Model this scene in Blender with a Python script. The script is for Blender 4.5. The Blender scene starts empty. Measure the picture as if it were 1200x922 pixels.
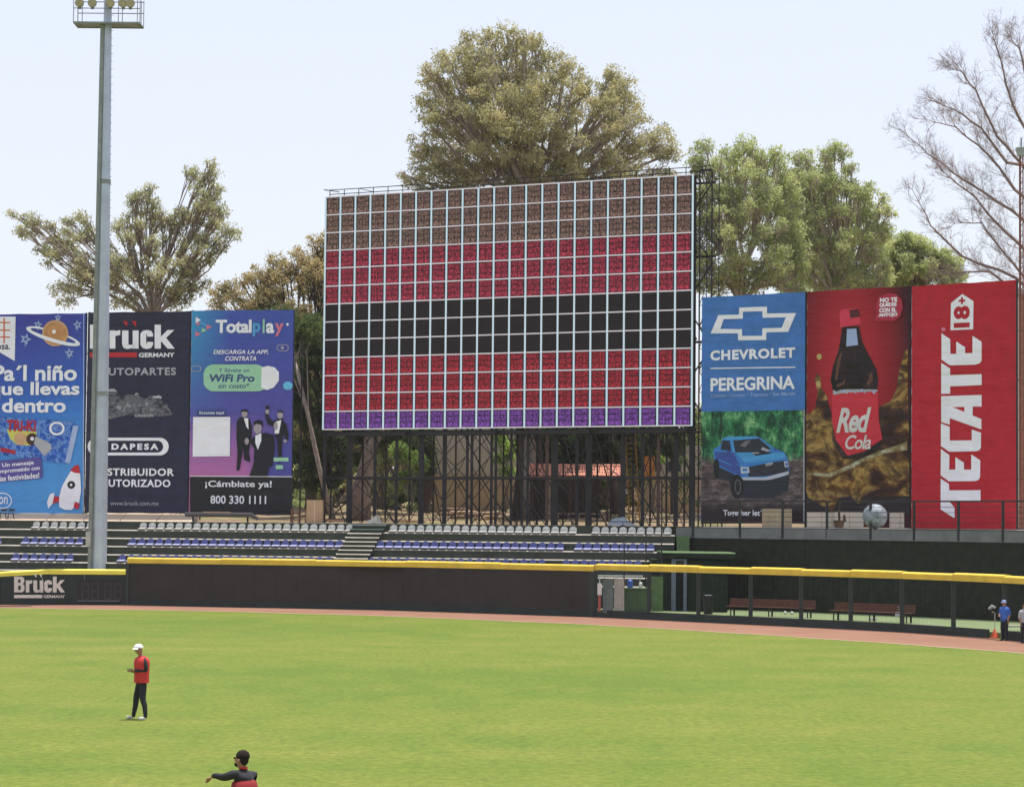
import bpy, bmesh, math, random
import numpy as np
from mathutils import Vector, Matrix
random.seed(7); RNG = np.random.default_rng(7)
SC = bpy.context.scene
COL = SC.collection

# ------------------------------------------------------------------ camera
F = 3000.0                       # focal length in units of the 1200 px wide photograph
PITCH = math.atan(149 / F); ROLL = math.radians(0.5)
CAM = Vector((0, 0, 5.0))
fwd = Vector((0, math.cos(PITCH), math.sin(PITCH))); u0 = Vector((0, -math.sin(PITCH), math.cos(PITCH))); X0 = Vector((1, 0, 0))
cr = X0 * math.cos(ROLL) + u0 * math.sin(ROLL); cu = u0 * math.cos(ROLL) - X0 * math.sin(ROLL)
cd = bpy.data.cameras.new('camera'); cam = bpy.data.objects.new('camera', cd); COL.objects.link(cam)
R3 = Matrix((cr, cu, -fwd)).transposed()
cam.matrix_world = Matrix.Translation(CAM) @ R3.to_4x4()
cd.sensor_width = 36; cd.lens = F / 1200 * 36; cd.clip_start = 0.5; cd.clip_end = 6000
SC.camera = cam

# ------------------------------------------------------------------ sky, sun, exposure
SUN = Vector((0.15, 0.13, 1.0)).normalized()
el = math.asin(SUN.z); az = math.atan2(SUN.x, SUN.y)
w = bpy.data.worlds.new('World'); SC.world = w; w.use_nodes = True
nt = w.node_tree; nt.nodes.clear()
sky = nt.nodes.new('ShaderNodeTexSky'); sky.sky_type = 'NISHITA'; sky.sun_disc = False
sky.sun_elevation = el; sky.sun_rotation = az
sky.air_density = 1.0; sky.dust_density = 2.0; sky.ozone_density = 1.5; sky.altitude = 0
bg = nt.nodes.new('ShaderNodeBackground'); bg.inputs[1].default_value = 0.15
wo = nt.nodes.new('ShaderNodeOutputWorld')
hz = nt.nodes.new('ShaderNodeMix'); hz.data_type = 'RGBA'; hz.inputs[0].default_value = 0.72      # even white summer haze over the whole sky
hz.inputs[7].default_value = (2.98, 2.96, 3.24, 1); nt.links.new(sky.outputs[0], hz.inputs[6]); nt.links.new(hz.outputs[2], bg.inputs[0]); nt.links.new(bg.outputs[0], wo.inputs[0])
sd = bpy.data.lights.new('sun', 'SUN'); sd.energy = 3.0; sd.angle = math.radians(0.55); sd.color = (1, 0.96, 0.89)
so = bpy.data.objects.new('sun', sd); COL.objects.link(so)
so.rotation_euler = SUN.to_track_quat('Z', 'Y').to_euler(); so.location = (0, 60, 80)
SC.view_settings.view_transform = 'Standard'; SC.view_settings.look = 'None'
SC.view_settings.exposure = 0.9; SC.view_settings.gamma = 1; SC.view_settings.use_curve_mapping = False

# ------------------------------------------------------------------ measuring helpers
def ray(px, py): return fwd + cr * ((px - 600) / F) + cu * ((461 - py) / F)
def P(px, py, Y):
    d = ray(px, py); return CAM + d * (Y / d.y)
def Gz(px, py, z):
    d = ray(px, py); return CAM + d * ((z - CAM.z) / d.z)
def XY(px, Y): return Vector(((px - 600) / F * Y, Y, 0))

def lin(c):
    c = c / 255.0
    return c / 12.92 if c <= 0.04045 else ((c + 0.055) / 1.055) ** 2.4
def rgb(r, g, b): return (lin(r), lin(g), lin(b), 1)

# ------------------------------------------------------------------ materials
class NT:
    def __init__(s, m): m.use_nodes = True; s.t = m.node_tree; s.n = s.t.nodes; s.n.clear(); s.out = s.n.new('ShaderNodeOutputMaterial')
    def new(s, ty, **k):
        n = s.n.new(ty)
        for a, v in k.items(): setattr(n, a, v)
        return n
    def lk(s, a, b): s.t.links.new(a, b)
    def set(s, sock, v):
        if isinstance(v, bpy.types.NodeSocket): s.lk(v, sock)
        else: sock.default_value = v
    def math(s, op, a, b=0.0, clamp=False):
        n = s.new('ShaderNodeMath', operation=op, use_clamp=clamp); s.set(n.inputs[0], a); s.set(n.inputs[1], b); return n.outputs[0]
    def noise(s, vec, scale, detail=3, rough=0.55, dist=0):
        n = s.new('ShaderNodeTexNoise'); s.lk(vec, n.inputs['Vector']); n.inputs['Scale'].default_value = scale
        n.inputs['Detail'].default_value = detail; n.inputs['Roughness'].default_value = rough; n.inputs['Distortion'].default_value = dist
        return n.outputs['Fac']
    def ramp(s, f, stops, mode='LINEAR'):
        n = s.new('ShaderNodeValToRGB'); s.lk(f, n.inputs[0]); cr_ = n.color_ramp; cr_.interpolation = mode
        while len(cr_.elements) < len(stops): cr_.elements.new(0.5)
        for e, (p, c) in zip(cr_.elements, stops): e.position = p; e.color = c
        return n.outputs[0]
    def mix(s, f, a, b, bt='MIX'):
        n = s.new('ShaderNodeMix', data_type='RGBA', blend_type=bt)
        s.set(n.inputs[0], f); s.set(n.inputs[6], a); s.set(n.inputs[7], b); return n.outputs[2]
    def mapping(s, vec, scale=(1, 1, 1), loc=(0, 0, 0)):
        n = s.new('ShaderNodeMapping'); s.lk(vec, n.inputs[0]); n.inputs['Scale'].default_value = scale; n.inputs['Location'].default_value = loc; return n.outputs[0]
    def pos(s): return s.new('ShaderNodeNewGeometry').outputs['Position']
    def bump(s, h, strength, dist=0.02):
        n = s.new('ShaderNodeBump'); s.lk(h, n.inputs['Height']); n.inputs['Strength'].default_value = strength; n.inputs['Distance'].default_value = dist; return n.outputs[0]
    def bsdf(s, color, rough=0.7, metal=0.0, normal=None, emis=None, estr=0.0, spec=0.4):
        n = s.new('ShaderNodeBsdfPrincipled'); s.set(n.inputs['Base Color'], color); s.set(n.inputs['Roughness'], rough); s.set(n.inputs['Metallic'], metal)
        n.inputs['Specular IOR Level'].default_value = spec
        if normal is not None: s.lk(normal, n.inputs['Normal'])
        if emis is not None: s.set(n.inputs['Emission Color'], emis); s.set(n.inputs['Emission Strength'], estr)
        s.lk(n.outputs[0], s.out.inputs[0]); return n
MATS = {}
def mat(name, col, rough=0.7, metal=0.0, var=0.18, scale=3.0, spec=0.35, bump=0.0):
    """plain painted / raw surface: base colour with low-contrast blotches and optional relief"""
    if name in MATS: return MATS[name]
    m = bpy.data.materials.new(name); N = NT(m); p = N.pos()
    f = N.noise(p, scale, 5, 0.65)
    c0 = tuple(max(0, x * (1 - var)) for x in col[:3]) + (1,); c1 = tuple(min(1, x * (1 + var)) for x in col[:3]) + (1,)
    c = N.ramp(f, [(0.3, c0), (0.7, c1)])
    nb = N.bump(N.noise(p, scale * 8, 3), bump, 0.02) if bump else None
    N.bsdf(c, rough, metal, nb, spec=spec); MATS[name] = m; return m
def cloth_nodes(N):
    """slack cloth relief shared by banner sheets and the print on them"""
    p = N.pos()
    a = N.noise(N.mapping(p, (0.35, 0.35, 1.1)), 1.0, 3, 0.5, 0.6)
    b = N.noise(N.mapping(p, (1.4, 1.4, 0.35)), 1.0, 2, 0.5, 0.3)
    h = N.math('ADD', N.math('MULTIPLY', a, 1.0), N.math('MULTIPLY', b, 0.5))
    return N.bump(h, 0.55, 0.35)
def printm(name, col, var=0.04):
    if name in MATS: return MATS[name]
    m = bpy.data.materials.new(name); N = NT(m)
    f = N.noise(N.pos(), 1.5, 3)
    c0 = tuple(x * (1 - var) for x in col[:3]) + (1,); c1 = tuple(min(1, x * (1 + var)) for x in col[:3]) + (1,)
    N.bsdf(N.ramp(f, [(0.3, c0), (0.7, c1)]), 0.6, 0, cloth_nodes(N), spec=0.25); MATS[name] = m; return m

# ------------------------------------------------------------------ object helpers
WL = {}          # world position of every empty / part
def tag(o, label=None, cat=None, group=None, kind=None):
    if label: o['label'] = label
    if cat: o['category'] = cat
    if group: o['group'] = group
    if kind: o['kind'] = kind
    return o
def thing(name, loc, label, cat, group=None, rz=0.0):
    o = bpy.data.objects.new(name, None); COL.objects.link(o); o.location = loc; o.rotation_euler = (0, 0, rz)
    o.empty_display_size = 0.3; WL[o.name] = Vector(loc); return tag(o, label, cat, group)
class MB:
    def __init__(s): s.v = []; s.f = []; s.mi = []; s.smooth = False
    def add(s, vs, fs, mi=0):
        b = len(s.v); s.v += [tuple(v) for v in vs]; s.f += [tuple(i + b for i in f) for f in fs]; s.mi += [mi] * len(fs); return s
    def quad(s, a, b, c, d, mi=0): return s.add([a, b, c, d], [(0, 1, 2, 3)], mi)
    def hexa(s, p, mi=0):   # p: 4 bottom + 4 top, counter-clockwise
        return s.add(p, [(3, 2, 1, 0), (4, 5, 6, 7), (0, 1, 5, 4), (1, 2, 6, 5), (2, 3, 7, 6), (3, 0, 4, 7)], mi)
    def box(s, c, size, ang=0.0, mi=0):
        cx, cy, cz = c; sx, sy, sz = (q / 2 for q in size); ca, sa = math.cos(ang), math.sin(ang); p = []
        for z in (-sz, sz):
            for x, y in ((-sx, -sy), (sx, -sy), (sx, sy), (-sx, sy)): p.append((cx + x * ca - y * sa, cy + x * sa + y * ca, cz + z))
        return s.hexa(p, mi)
    def beam(s, a, b, w, h=None, mi=0):   # rectangular bar from a to b
        h = h or w; a = Vector(a); b = Vector(b); d = (b - a).normalized()
        up = Vector((0, 0, 1)) if abs(d.z) < 0.95 else Vector((0, 1, 0))
        x = d.cross(up).normalized() * (w / 2); y = x.cross(d).normalized() * (h / 2)
        return s.hexa([a - x - y, a + x - y, a + x + y, a - x + y, b - x - y, b + x - y, b + x + y, b - x + y], mi)
    def tube(s, pts, rad, n=8, caps=True, mi=0):
        pts = [Vector(p) for p in pts]; rad = rad if hasattr(rad, '__len__') else [rad] * len(pts); b = len(s.v); prev = None
        for i, p in enumerate(pts):
            d = (pts[min(i + 1, len(pts) - 1)] - pts[max(i - 1, 0)]).normalized()
            if prev is None: prev = Vector((1, 0, 0)) if abs(d.x) < 0.8 else Vector((0, 0, 1))
            x = (prev - d * prev.dot(d)).normalized(); y = d.cross(x); prev = x
            for k in range(n):
                t = 2 * math.pi * k / n; s.v.append(tuple(p + (x * math.cos(t) + y * math.sin(t)) * rad[i]))
        for i in range(len(pts) - 1):
            for k in range(n):
                k2 = (k + 1) % n; s.f.append((b + i * n + k, b + i * n + k2, b + (i + 1) * n + k2, b + (i + 1) * n + k)); s.mi.append(mi)
        if caps:
            s.f.append(tuple(b + k for k in reversed(range(n)))); s.f.append(tuple(b + (len(pts) - 1) * n + k for k in range(n))); s.mi += [mi, mi]
        return s
    def build(s, name, m, parent=None, label=None, smooth=False, origin=None):
        vs = np.array(s.v, dtype=float)
        c = Vector(origin) if origin is not None else Vector(((vs[:, 0].min() + vs[:, 0].max()) / 2, (vs[:, 1].min() + vs[:, 1].max()) / 2, vs[:, 2].min() if parent is None else (vs[:, 2].min() + vs[:, 2].max()) / 2))
        me = bpy.data.meshes.new(name); me.from_pydata([tuple(v) for v in (vs - np.array(c))], [], s.f)
        for mm in (m if isinstance(m, (list, tuple)) else [m]): me.materials.append(mm)
        if any(s.mi): me.polygons.foreach_set('material_index', s.mi)
        if smooth: me.polygons.foreach_set('use_smooth', [True] * len(s.f))
        me.update(); return place(name, me, c, parent, label)
def place(name, me, c, parent=None, label=None):
    o = bpy.data.objects.new(name, me); COL.objects.link(o); c = Vector(c)
    if parent is not None: o.parent = parent; o.location = c - WL[parent.name]
    else: o.location = c
    WL[o.name] = c
    if label: o['label'] = label
    return o
def copy_tree(o, loc=None, parent=None):
    c = o.copy(); COL.objects.link(c)
    if parent is not None: c.parent = parent
    if loc is not None: c.location = loc; WL[c.name] = Vector(loc)
    for ch in list(o.children): copy_tree(ch, None, c)
    return c
def interp(pts, x):
    if x <= pts[0][0]: (a, b) = pts[0], pts[1]
    elif x >= pts[-1][0]: (a, b) = pts[-2], pts[-1]
    else:
        for a, b in zip(pts, pts[1:]):
            if a[0] <= x <= b[0]: break
    t = (x - a[0]) / (b[0] - a[0]); return a[1] + (b[1] - a[1]) * t
ORD = ['first', 'second', 'third', 'fourth', 'fifth', 'sixth', 'seventh', 'eighth', 'ninth', 'tenth', 'eleventh', 'twelfth', 'thirteenth', 'fourteenth', 'fifteenth', 'sixteenth', 'seventeenth', 'eighteenth', 'nineteenth', 'twentieth', 'twenty-first', 'twenty-second', 'twenty-third', 'twenty-fourth', 'twenty-fifth', 'twenty-sixth', 'twenty-seventh', 'twenty-eighth']

# ------------------------------------------------------------------ the stadium lines, measured once (photo column -> depth in metres)
WALL = [(-300, 147), (0, 145.4), (150, 146.3), (220, 145.2), (450, 142.2), (700, 134.4), (830, 128.5), (940, 124.0), (1070, 118.6), (1160, 113.4), (1200, 110.6), (1400, 95)]
TRACK = [(-300, 139), (0, 140.4), (220, 138.8), (450, 133.6), (700, 124.4), (940, 112.8), (1200, 100.5), (1400, 86)]
BACK = [(-600, 154.5), (0, 151.2), (790, 143.2), (960, 137.4), (1100, 131.2), (1200, 126.6), (1500, 108)]   # front edge of the raised promenade
DECK = 4.76
def wallp(px, z=0.0, off=0.0):
    Y = interp(WALL, px) + off; return Vector(((px - 600) / F * Y, Y, z))
def backp(px, z=0.0, off=0.0):
    Y = interp(BACK, px) + off; return Vector(((px - 600) / F * Y, Y, z))

# ------------------------------------------------------------------ ground
def grass_mat():
    m = bpy.data.materials.new('mown_grass'); N = NT(m); p = N.pos()
    big = N.math('ADD', N.math('MULTIPLY', N.noise(N.mapping(p, (0.035, 0.07, 1)), 1.0, 3, 0.55, 0.8), .5), N.math('MULTIPLY', N.noise(N.mapping(p, (0.5, 0.28, 1)), 1.0, 4, 0.65, 0.4), .5))
    mid = N.noise(N.mapping(p, (0.35, 0.8, 1)), 1.0, 4, 0.6)
    fine = N.noise(N.mapping(p, (5, 3, 1)), 1.0, 5, 0.75)
    stripe = N.new('ShaderNodeTexWave', wave_type='BANDS', bands_direction='Y'); N.lk(N.mapping(p, (0.02, 1, 1)), stripe.inputs[0])
    stripe.inputs['Scale'].default_value = 0.045; stripe.inputs['Distortion'].default_value = 1.2; stripe.inputs['Detail'].default_value = 1
    c = N.ramp(big, [(0.38, (0.100, 0.160, 0.024, 1)), (0.5, (0.146, 0.184, 0.032, 1)), (0.62, (0.186, 0.200, 0.043, 1))])
    c = N.mix(N.math('MULTIPLY', mid, 0.55), c, (0.112, 0.138, 0.030, 1))
    c = N.mix(N.math('MULTIPLY', stripe.outputs['Fac'], 0.25), c, (0.100, 0.150, 0.022, 1))
    lum = N.ramp(fine, [(0.3, (0.66, 0.70, 0.62, 1)), (0.7, (1.28, 1.26, 1.22, 1))])
    c = N.mix(1.0, c, lum, 'MULTIPLY')
    N.bsdf(c, 0.9, 0, N.bump(fine, 0.4, 0.05), spec=0.1); return m
g = MB()
g.quad((-400, -150, 0), (400, -150, 0), (400, 300, 0), (-400, 300, 0))
tag(g.build('playing_field', grass_mat(), origin=(0, 0, 0)), kind='structure')

def track_mat():
    m = bpy.data.materials.new('red_clay'); N = NT(m); p = N.pos()
    f = N.noise(N.mapping(p, (0.3, 0.3, 1)), 1.0, 4, 0.6); f2 = N.noise(p, 4.0, 4, 0.7)
    c = N.ramp(f, [(0.3, (0.20, 0.100, 0.068, 1)), (0.7, (0.255, 0.138, 0.095, 1))])
    c = N.mix(N.math('MULTIPLY', f2, 0.4), c, (0.29, 0.175, 0.12, 1))
    N.bsdf(c, 0.95, 0, N.bump(f2, 0.3, 0.03), spec=0.1); return m
tm = track_mat(); edge_m = mat('dry_sand', (0.30, 0.225, 0.13), 0.95, var=0.2, bump=0.2)
cols = list(range(-300, 1401, 25)); tr = MB(); ed = MB()
def trackp(px, z, off=0):
    Y = interp(TRACK, px) + off + 0.16 * math.sin(px * 0.05) + 0.1 * math.sin(px * 0.13 + 1); return Vector(((px - 600) / F * Y, Y, z))
for a, b in zip(cols, cols[1:]):
    tr.quad(trackp(a, .006), trackp(b, .006), wallp(b, .006, .4), wallp(a, .006, .4))
    ed.quad(trackp(a, .010, -.35), trackp(b, .010, -.35), trackp(b, .010, .35), trackp(a, .010, .35))
tag(tr.build('warning_track', tm), kind='structure'); tag(ed.build('track_edge', edge_m), kind='structure')

def dirt_mat():
    m = bpy.data.materials.new('park_dirt'); N = NT(m); p = N.pos()
    f = N.noise(p, 0.35, 5, 0.65); f2 = N.noise(p, 3.0, 4, 0.7)
    c = N.ramp(f, [(0.32, (0.16, 0.12, 0.07, 1)), (0.5, (0.30, 0.22, 0.14, 1)), (0.64, (0.13, 0.15, 0.05, 1)), (0.78, (0.36, 0.28, 0.19, 1))])
    c = N.mix(N.math('MULTIPLY', f2, 0.5), c, (0.12, 0.085, 0.055, 1))
    N.bsdf(c, 0.95, 0, N.bump(f2, 0.5, 0.08), spec=0.1); return m
DIRT = dirt_mat(); CONC = mat('concrete', (0.42, 0.39, 0.34), 0.85, var=0.15, scale=1.2, bump=0.2)
def park_h(x, y):
    d = max(0, y - 158); return DECK - 0.012 + min(1.6, d * 0.036) + (0.18 * math.sin(x * .31 + y * .17) + .12 * math.sin(x * .8 - y * .23)) * min(1, d / 8)
pk = MB(); ex = [-600 + 60 * i for i in range(36)]
for a, b in zip(ex, ex[1:]): pk.quad(backp(a, DECK), backp(b, DECK), backp(b, DECK, 6.5), backp(a, DECK, 6.5))
for a, b in zip(ex, ex[1:]): pk.quad(backp(a, 0, .5), backp(b, 0, .5), backp(b, DECK - .01, .5), backp(a, DECK - .01, .5))
tag(pk.build('promenade', CONC), kind='structure')
g = MB(); xs = [-400, -250, -160, -110, -80] + [-60 + 2.5 * i for i in range(52)] + [90, 120, 180, 270, 400]; ys = [0.0] + [1.0 * i for i in range(1, 9)] + [10 + 3 * i for i in range(16)] + [70, 100, 200, 350, 540]
for j in range(len(ys)):
    for x in xs:
        # first row of the sheet lies on the rear edge of the promenade
        px = x / 150 * F + 600; Y0 = interp(BACK, max(-600, min(1500, px))) + 6.4; y = Y0 + ys[j]
        g.v.append((x, y, park_h(x, y) if j else DECK - .012))
n = len(xs)
for j in range(len(ys) - 1):
    for i in range(n - 1): g.f.append((j * n + i, j * n + i + 1, (j + 1) * n + i + 1, (j + 1) * n + i)); g.mi.append(0)
tag(g.build('park_ground', DIRT, smooth=True, origin=(0, 150, DECK)), kind='structure')

# ------------------------------------------------------------------ outfield walls
DKGREEN = mat('dark_green_padding', (0.022, 0.034, 0.028), 0.6, var=0.25, scale=0.8, bump=0.05)
BROWNBLK = mat('black_wall_covering', (0.034, 0.030, 0.026), 0.75, var=0.22, scale=0.6, bump=0.08)
YEL = mat('yellow_padding', (0.70, 0.50, 0.06), 0.6, var=0.14, scale=1.1)
YEL2 = mat('bright_yellow_padding', (0.85, 0.74, 0.10), 0.5, var=0.08, scale=1.5)
STEEL_D = mat('dark_painted_steel', (0.028, 0.028, 0.030), 0.55, 0.0, var=0.3, scale=2)
GREENPOST = mat('green_painted_post', (0.03, 0.042, 0.036), 0.55, var=0.2)
def wall_seg(a, b, z0, z1, th=0.22):
    d = (b - a); nrm = Vector((-d.y, d.x, 0)).normalized() * th
    p = [a, b, b + nrm, a + nrm]
    return [(*q[:2], z0) for q in p] + [(*q[:2], z1) for q in p]
def cap_prism(mb, a, b, z0, z1, th=0.34, over=0.06, n=6):
    """rounded foam cap: square front with a rounded top"""
    d = (b - a).normalized(); nr = Vector((-d.y, d.x, 0)); prof = [(-over, z0), (-over, z1 - .08)]
    for k in range(1, n): t = math.pi * (1 - k / n); prof.append((th / 2 + (th / 2 + over) * math.cos(t), z1 - .08 + .08 * math.sin(t)))
    prof += [(th, z1 - .08), (th, z0)]
    m = len(prof); vs = []
    for q in (a, b):
        for (t, z) in prof: vs.append((q.x + nr.x * t, q.y + nr.y * t, z))
    fs = [(i, i + m, (i + 1) % m + m, (i + 1) % m) for i in range(m)] + [tuple(range(m)), tuple(reversed(range(m, 2 * m)))]
    mb.add(vs, fs)
# left low section
lw = thing('outfield_wall', wallp(60, 0), 'low dark green padded wall with yellow top and white lettering, left end of the outfield', 'wall')
for i in range(9):
    a, b = -290 + i * 49 + .35, -290 + (i + 1) * 49 - .35
    mb = MB(); mb.hexa(wall_seg(wallp(a), wallp(b), 0.0, 1.78)); mb.build('wall_panel', DKGREEN, lw)
for (a, b, za, zb) in ((-290, -150, 1.56, 1.84), (-149.8, -5, 1.56, 1.84), (-4.8, 60, 1.56, 1.84), (60.2, 150, 1.74, 2.04)):
    mb = MB(); cap_prism(mb, wallp(a), wallp(b), za, zb)
    if a == -4.8: m_ = len(mb.v) // 2; mb.v = mb.v[:m_] + [(x, y, z + .19) for x, y, z in mb.v[m_:]]
    mb.build('top_cap', YEL2, lw)
# tall centre section
cw = thing('batters_eye_wall', wallp(420, 0), 'tall plain black-brown wall with yellow top, centre of the outfield', 'wall')
e = [154 + i * (697 - 154) / 22 for i in range(23)]
for a, b in zip(e, e[1:]):
    mb = MB(); mb.hexa(wall_seg(wallp(a + .07), wallp(b - .07), 0.34, 2.42, 0.16 + random.uniform(0, .012)))
    mb.build('wall_panel', BROWNBLK, cw)
    mb = MB(); mb.hexa(wall_seg(wallp(a, 0, -.03), wallp(b - .15, 0, -.03), 0.0, 0.335, 0.2)); mb.build('kick_board', DKGREEN, cw)
e2 = [152, 262, 372, 478, 588, 698]
for i, (a, b) in enumerate(zip(e2, e2[1:])):
    mb = MB(); cap_prism(mb, wallp(a + .2), wallp(b - .2), 2.40, 2.73 + (.03 if i % 2 else 0)); mb.build('top_cap', YEL, cw)
mb = MB(); mb.hexa(wall_seg(wallp(150.3, 0, -.06), wallp(153.7, 0, -.06), 0, 2.42, .3)); mb.build('end_post', GREENPOST, cw)
mb = MB(); mb.hexa(wall_seg(wallp(692, 0, -.06), wallp(697.5, 0, -.06), 0, 2.42, .3)); mb.build('end_post', GREENPOST, cw)
# bullpen fence on the right
bf = thing('bullpen_fence', wallp(950, 0), 'open bullpen fence with dark green posts and yellow top on the right', 'fence')
posts = [700, 762, 820, 881, 940, 998, 1058, 1118, 1178, 1240, 1304]
for a in posts:
    mb = MB(); q = wallp(a, 1.23, 0.11); mb.box(q, (0.2, 0.14, 2.40)); mb.build('post', GREENPOST, bf)
for i, (a, b) in enumerate(zip(posts, posts[1:])):
    mb = MB(); cap_prism(mb, wallp(a + .2), wallp(b - .2), 2.47, 2.80 + (.035 if i % 2 else -.005)); mb.build('top_cap', YEL, bf)
    if b <= 1118 or a >= 1178:
        mb = MB(); mb.hexa(wall_seg(wallp(a + .1, 0, -.05), wallp(b - .1, 0, -.05), 0, .40, .1)); mb.build('kick_board', DKGREEN, bf)
mb = MB(); mb.hexa(wall_seg(wallp(1118.1, 0, -.05), wallp(1158, 0, -.05), 0, .40, .1)); mb.build('kick_board', DKGREEN, bf)
# thin wire mesh between the posts (widely spaced strands that still read as an open fence)
wm = MB()
WIRE = mat('dull_fence_wire', (0.05, 0.055, 0.05), 0.6, 0.3)
for a, b in zip(posts, posts[1:]):
    if a == 1118: continue
    A, B = wallp(a, 0, .11), wallp(b, 0, .11); k = int((B - A).length / 0.30)
    for j in range(1, k):
        q = A.lerp(B, j / k); wm.beam((q.x, q.y, .40), (q.x, q.y, 2.42), .0035)
    for j in range(1, 7): z = .4 + j * .29; wm.beam((A.x, A.y, z), (B.x, B.y, z), .0035)
o = wm.build('wire_mesh', WIRE, bf); o['kind'] = 'stuff'

# ------------------------------------------------------------------ bullpen: floor, back wall, promenade edge, railing
FL = mat('bullpen_turf', (0.15, 0.195, 0.09), 0.9, var=0.12, scale=1.0)
g = MB(); bx = [690, 750, 790, 860, 930, 1000, 1080, 1160, 1240, 1320]
for a, b in zip(bx, bx[1:]): g.quad(wallp(a, .25, 1.0), wallp(b, .25, 1.0), backp(b, .25, .3), backp(a, .25, .3))
for a, b in zip(bx, bx[1:]): g.quad(wallp(a, .0, 1.0), wallp(b, .0, 1.0), wallp(b, .25, 1.0), wallp(a, .25, 1.0))
tag(g.build('bullpen_floor', FL), kind='structure')
BW = mat('ivy_green_wall', (0.019, 0.022, 0.012), 0.9, var=0.45, scale=2.5, bump=0.5)
bw = thing('retaining_wall', backp(1000, 0), 'dark green textured wall behind the bullpen below the right-hand banners', 'wall')
eb = [792 + i * 51 for i in range(11)]
for a, b in zip(eb, eb[1:]):
    mb = MB(); mb.hexa(wall_seg(backp(a + .12, 0, -.02), backp(b - .12, 0, -.02), 0.2, 4.12 + .01 * (a % 3), .25)); mb.build('wall_panel', BW, bw)
STRIP = mat('weathered_grey_concrete', (0.17, 0.175, 0.18), 0.85, var=0.25, scale=1.0, bump=0.2)
for a, b in zip(eb, eb[1:]):
    if a < 812: a = 793.5
    mb = MB(); mb.hexa(wall_seg(backp(a, 0, -.10), backp(b - .08, 0, -.10), 4.13, 4.70, .4)); mb.build('edge_beam', STRIP, bw)
rl = thing('safety_railing', backp(990, 4.64), 'dark steel railing with thin wires along the promenade in front of the right-hand banners', 'railing')
rp = [813, 868, 918, 970, 1021, 1072, 1124, 1176, 1230, 1285]
for a in rp:
    mb = MB(); q = backp(a, 5.18, -.13); mb.box(q, (.14, .07, 2.0)); mb.build('railing_post', STEEL_D, rl)
for a, b in zip(rp, rp[1:]):
    mb = MB(); mb.beam(backp(a, 6.18, -.13), backp(b, 6.18, -.13), .08); mb.build('top_rail', STEEL_D, rl)
    for k in range(5):
        mb = MB(); z = 5.88 - k * .27; mb.beam(backp(a, z, -.13), backp(b, z, -.13), .025); mb.build('wire', STEEL_D, rl)

# ------------------------------------------------------------------ bleachers
RISER = mat('dark_green_concrete', (0.042, 0.05, 0.040), 0.85, var=0.25, scale=1.2, bump=0.2)
TREAD = mat('pale_concrete_step', (0.50, 0.46, 0.39), 0.85, var=0.18, scale=1.0, bump=0.15)
NOSE = mat('step_nosing', (0.36, 0.33, 0.28), 0.8, var=0.2, scale=1.5)
bl = thing('bleachers', backp(400, 0), 'stepped concrete stand with pale step edges behind the outfield wall', 'bleachers')
LEV = [DECK - .47 * i for i in range(8)]; STEP = .45
ends = [793, 792, 791, 775, 774, 773, 772, 771]
def stp(px, z, off): return backp(px, z, off)
for i in range(1, 8):
    z = LEV[i]; off0 = -STEP * (i - 1) - .02; off1 = off0 - STEP
    for (a, b) in ((-330, 405 - 6 * i), (405 - 6 * i, 455 - 6 * i), (455 - 6 * i, ends[i])):
        seg = [a + (b - a) * k / 4 for k in range(5)]
        mb = MB(); nb = MB(); rb = MB()
        for s0, s1 in zip(seg, seg[1:]):
            mb.quad(stp(s0, z, off1 + .10), stp(s1, z, off1 + .10), stp(s1, z, off0), stp(s0, z, off0))
            p = [stp(s0, 0, off1), stp(s1, 0, off1), stp(s1, 0, off1 + .12), stp(s0, 0, off1 + .12)]
            nb.hexa([(*q[:2], z - .075) for q in p] + [(*q[:2], z - .060) for q in p[:2]] + [(*q[:2], z + .003) for q in p[2:]])
            rb.quad(stp(s0, z - .47 if i < 7 else 0, off1 + .03), stp(s1, z - .47 if i < 7 else 0, off1 + .03), stp(s1, z - .07, off1 + .03), stp(s0, z - .07, off1 + .03))
        mb.build('tread', TREAD, bl); nb.build('step_edge', NOSE, bl); rb.build('riser', RISER, bl)
mb = MB()
for s0, s1 in ((-330, 0), (0, 400), (400, 792)):
    mb.quad(stp(s0, LEV[1], -.02), stp(s1, LEV[1], -.02), stp(s1, DECK + .004, -.02), stp(s0, DECK + .004, -.02))
mb.build('riser', RISER, bl)
mb = MB(); q = [backp(792, 0, -.02), backp(792, 0, -3.4), backp(772, 0, -3.4), backp(772, 0, -.02)]
mb.hexa([(*v[:2], .0) for v in (q[2], q[1], q[0], q[3])] + [(*v[:2], z) for v, z in ((q[2], 1.4), (q[1], 1.4), (q[0], 1.6), (q[3], 1.6))]); mb.build('end_block', RISER, bl)
# aisle stairs, slanting slightly to the left as they come down
st = thing('aisle_stairs', backp(430, LEV[6], -2), 'narrow stairs with pale step edges between the two seat blocks', 'stairs')
for k in range(12):
    z = DECK - .06 - k * .235; off = -.10 - k * .225; x0 = 414 - k * 2.6; x1 = 454 - k * 2.6
    p = [backp(x0, 0, off - .27), backp(x1, 0, off - .27), backp(x1, 0, off + .02), backp(x0, 0, off + .02)]
    mb = MB(); mb.hexa([(*q[:2], z - .06) for q in p] + [(*q[:2], z - .045) for q in p[:2]] + [(*q[:2], z + .012) for q in p[2:]]); 
    mb.build('step', mat('dark_green_step', (0.05, 0.075, 0.07), 0.8) if k < 2 else NOSE, st)
    p = [backp(x0 + .4, 0, off - .23), backp(x1 - .4, 0, off - .23), backp(x1 - .4, 0, off + .02), backp(x0 + .4, 0, off + .02)]
    mb = MB(); mb.hexa([(*q[:2], z - .30) for q in p] + [(*q[:2], z - .065) for q in p]); mb.build('step_riser', RISER, st)

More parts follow.
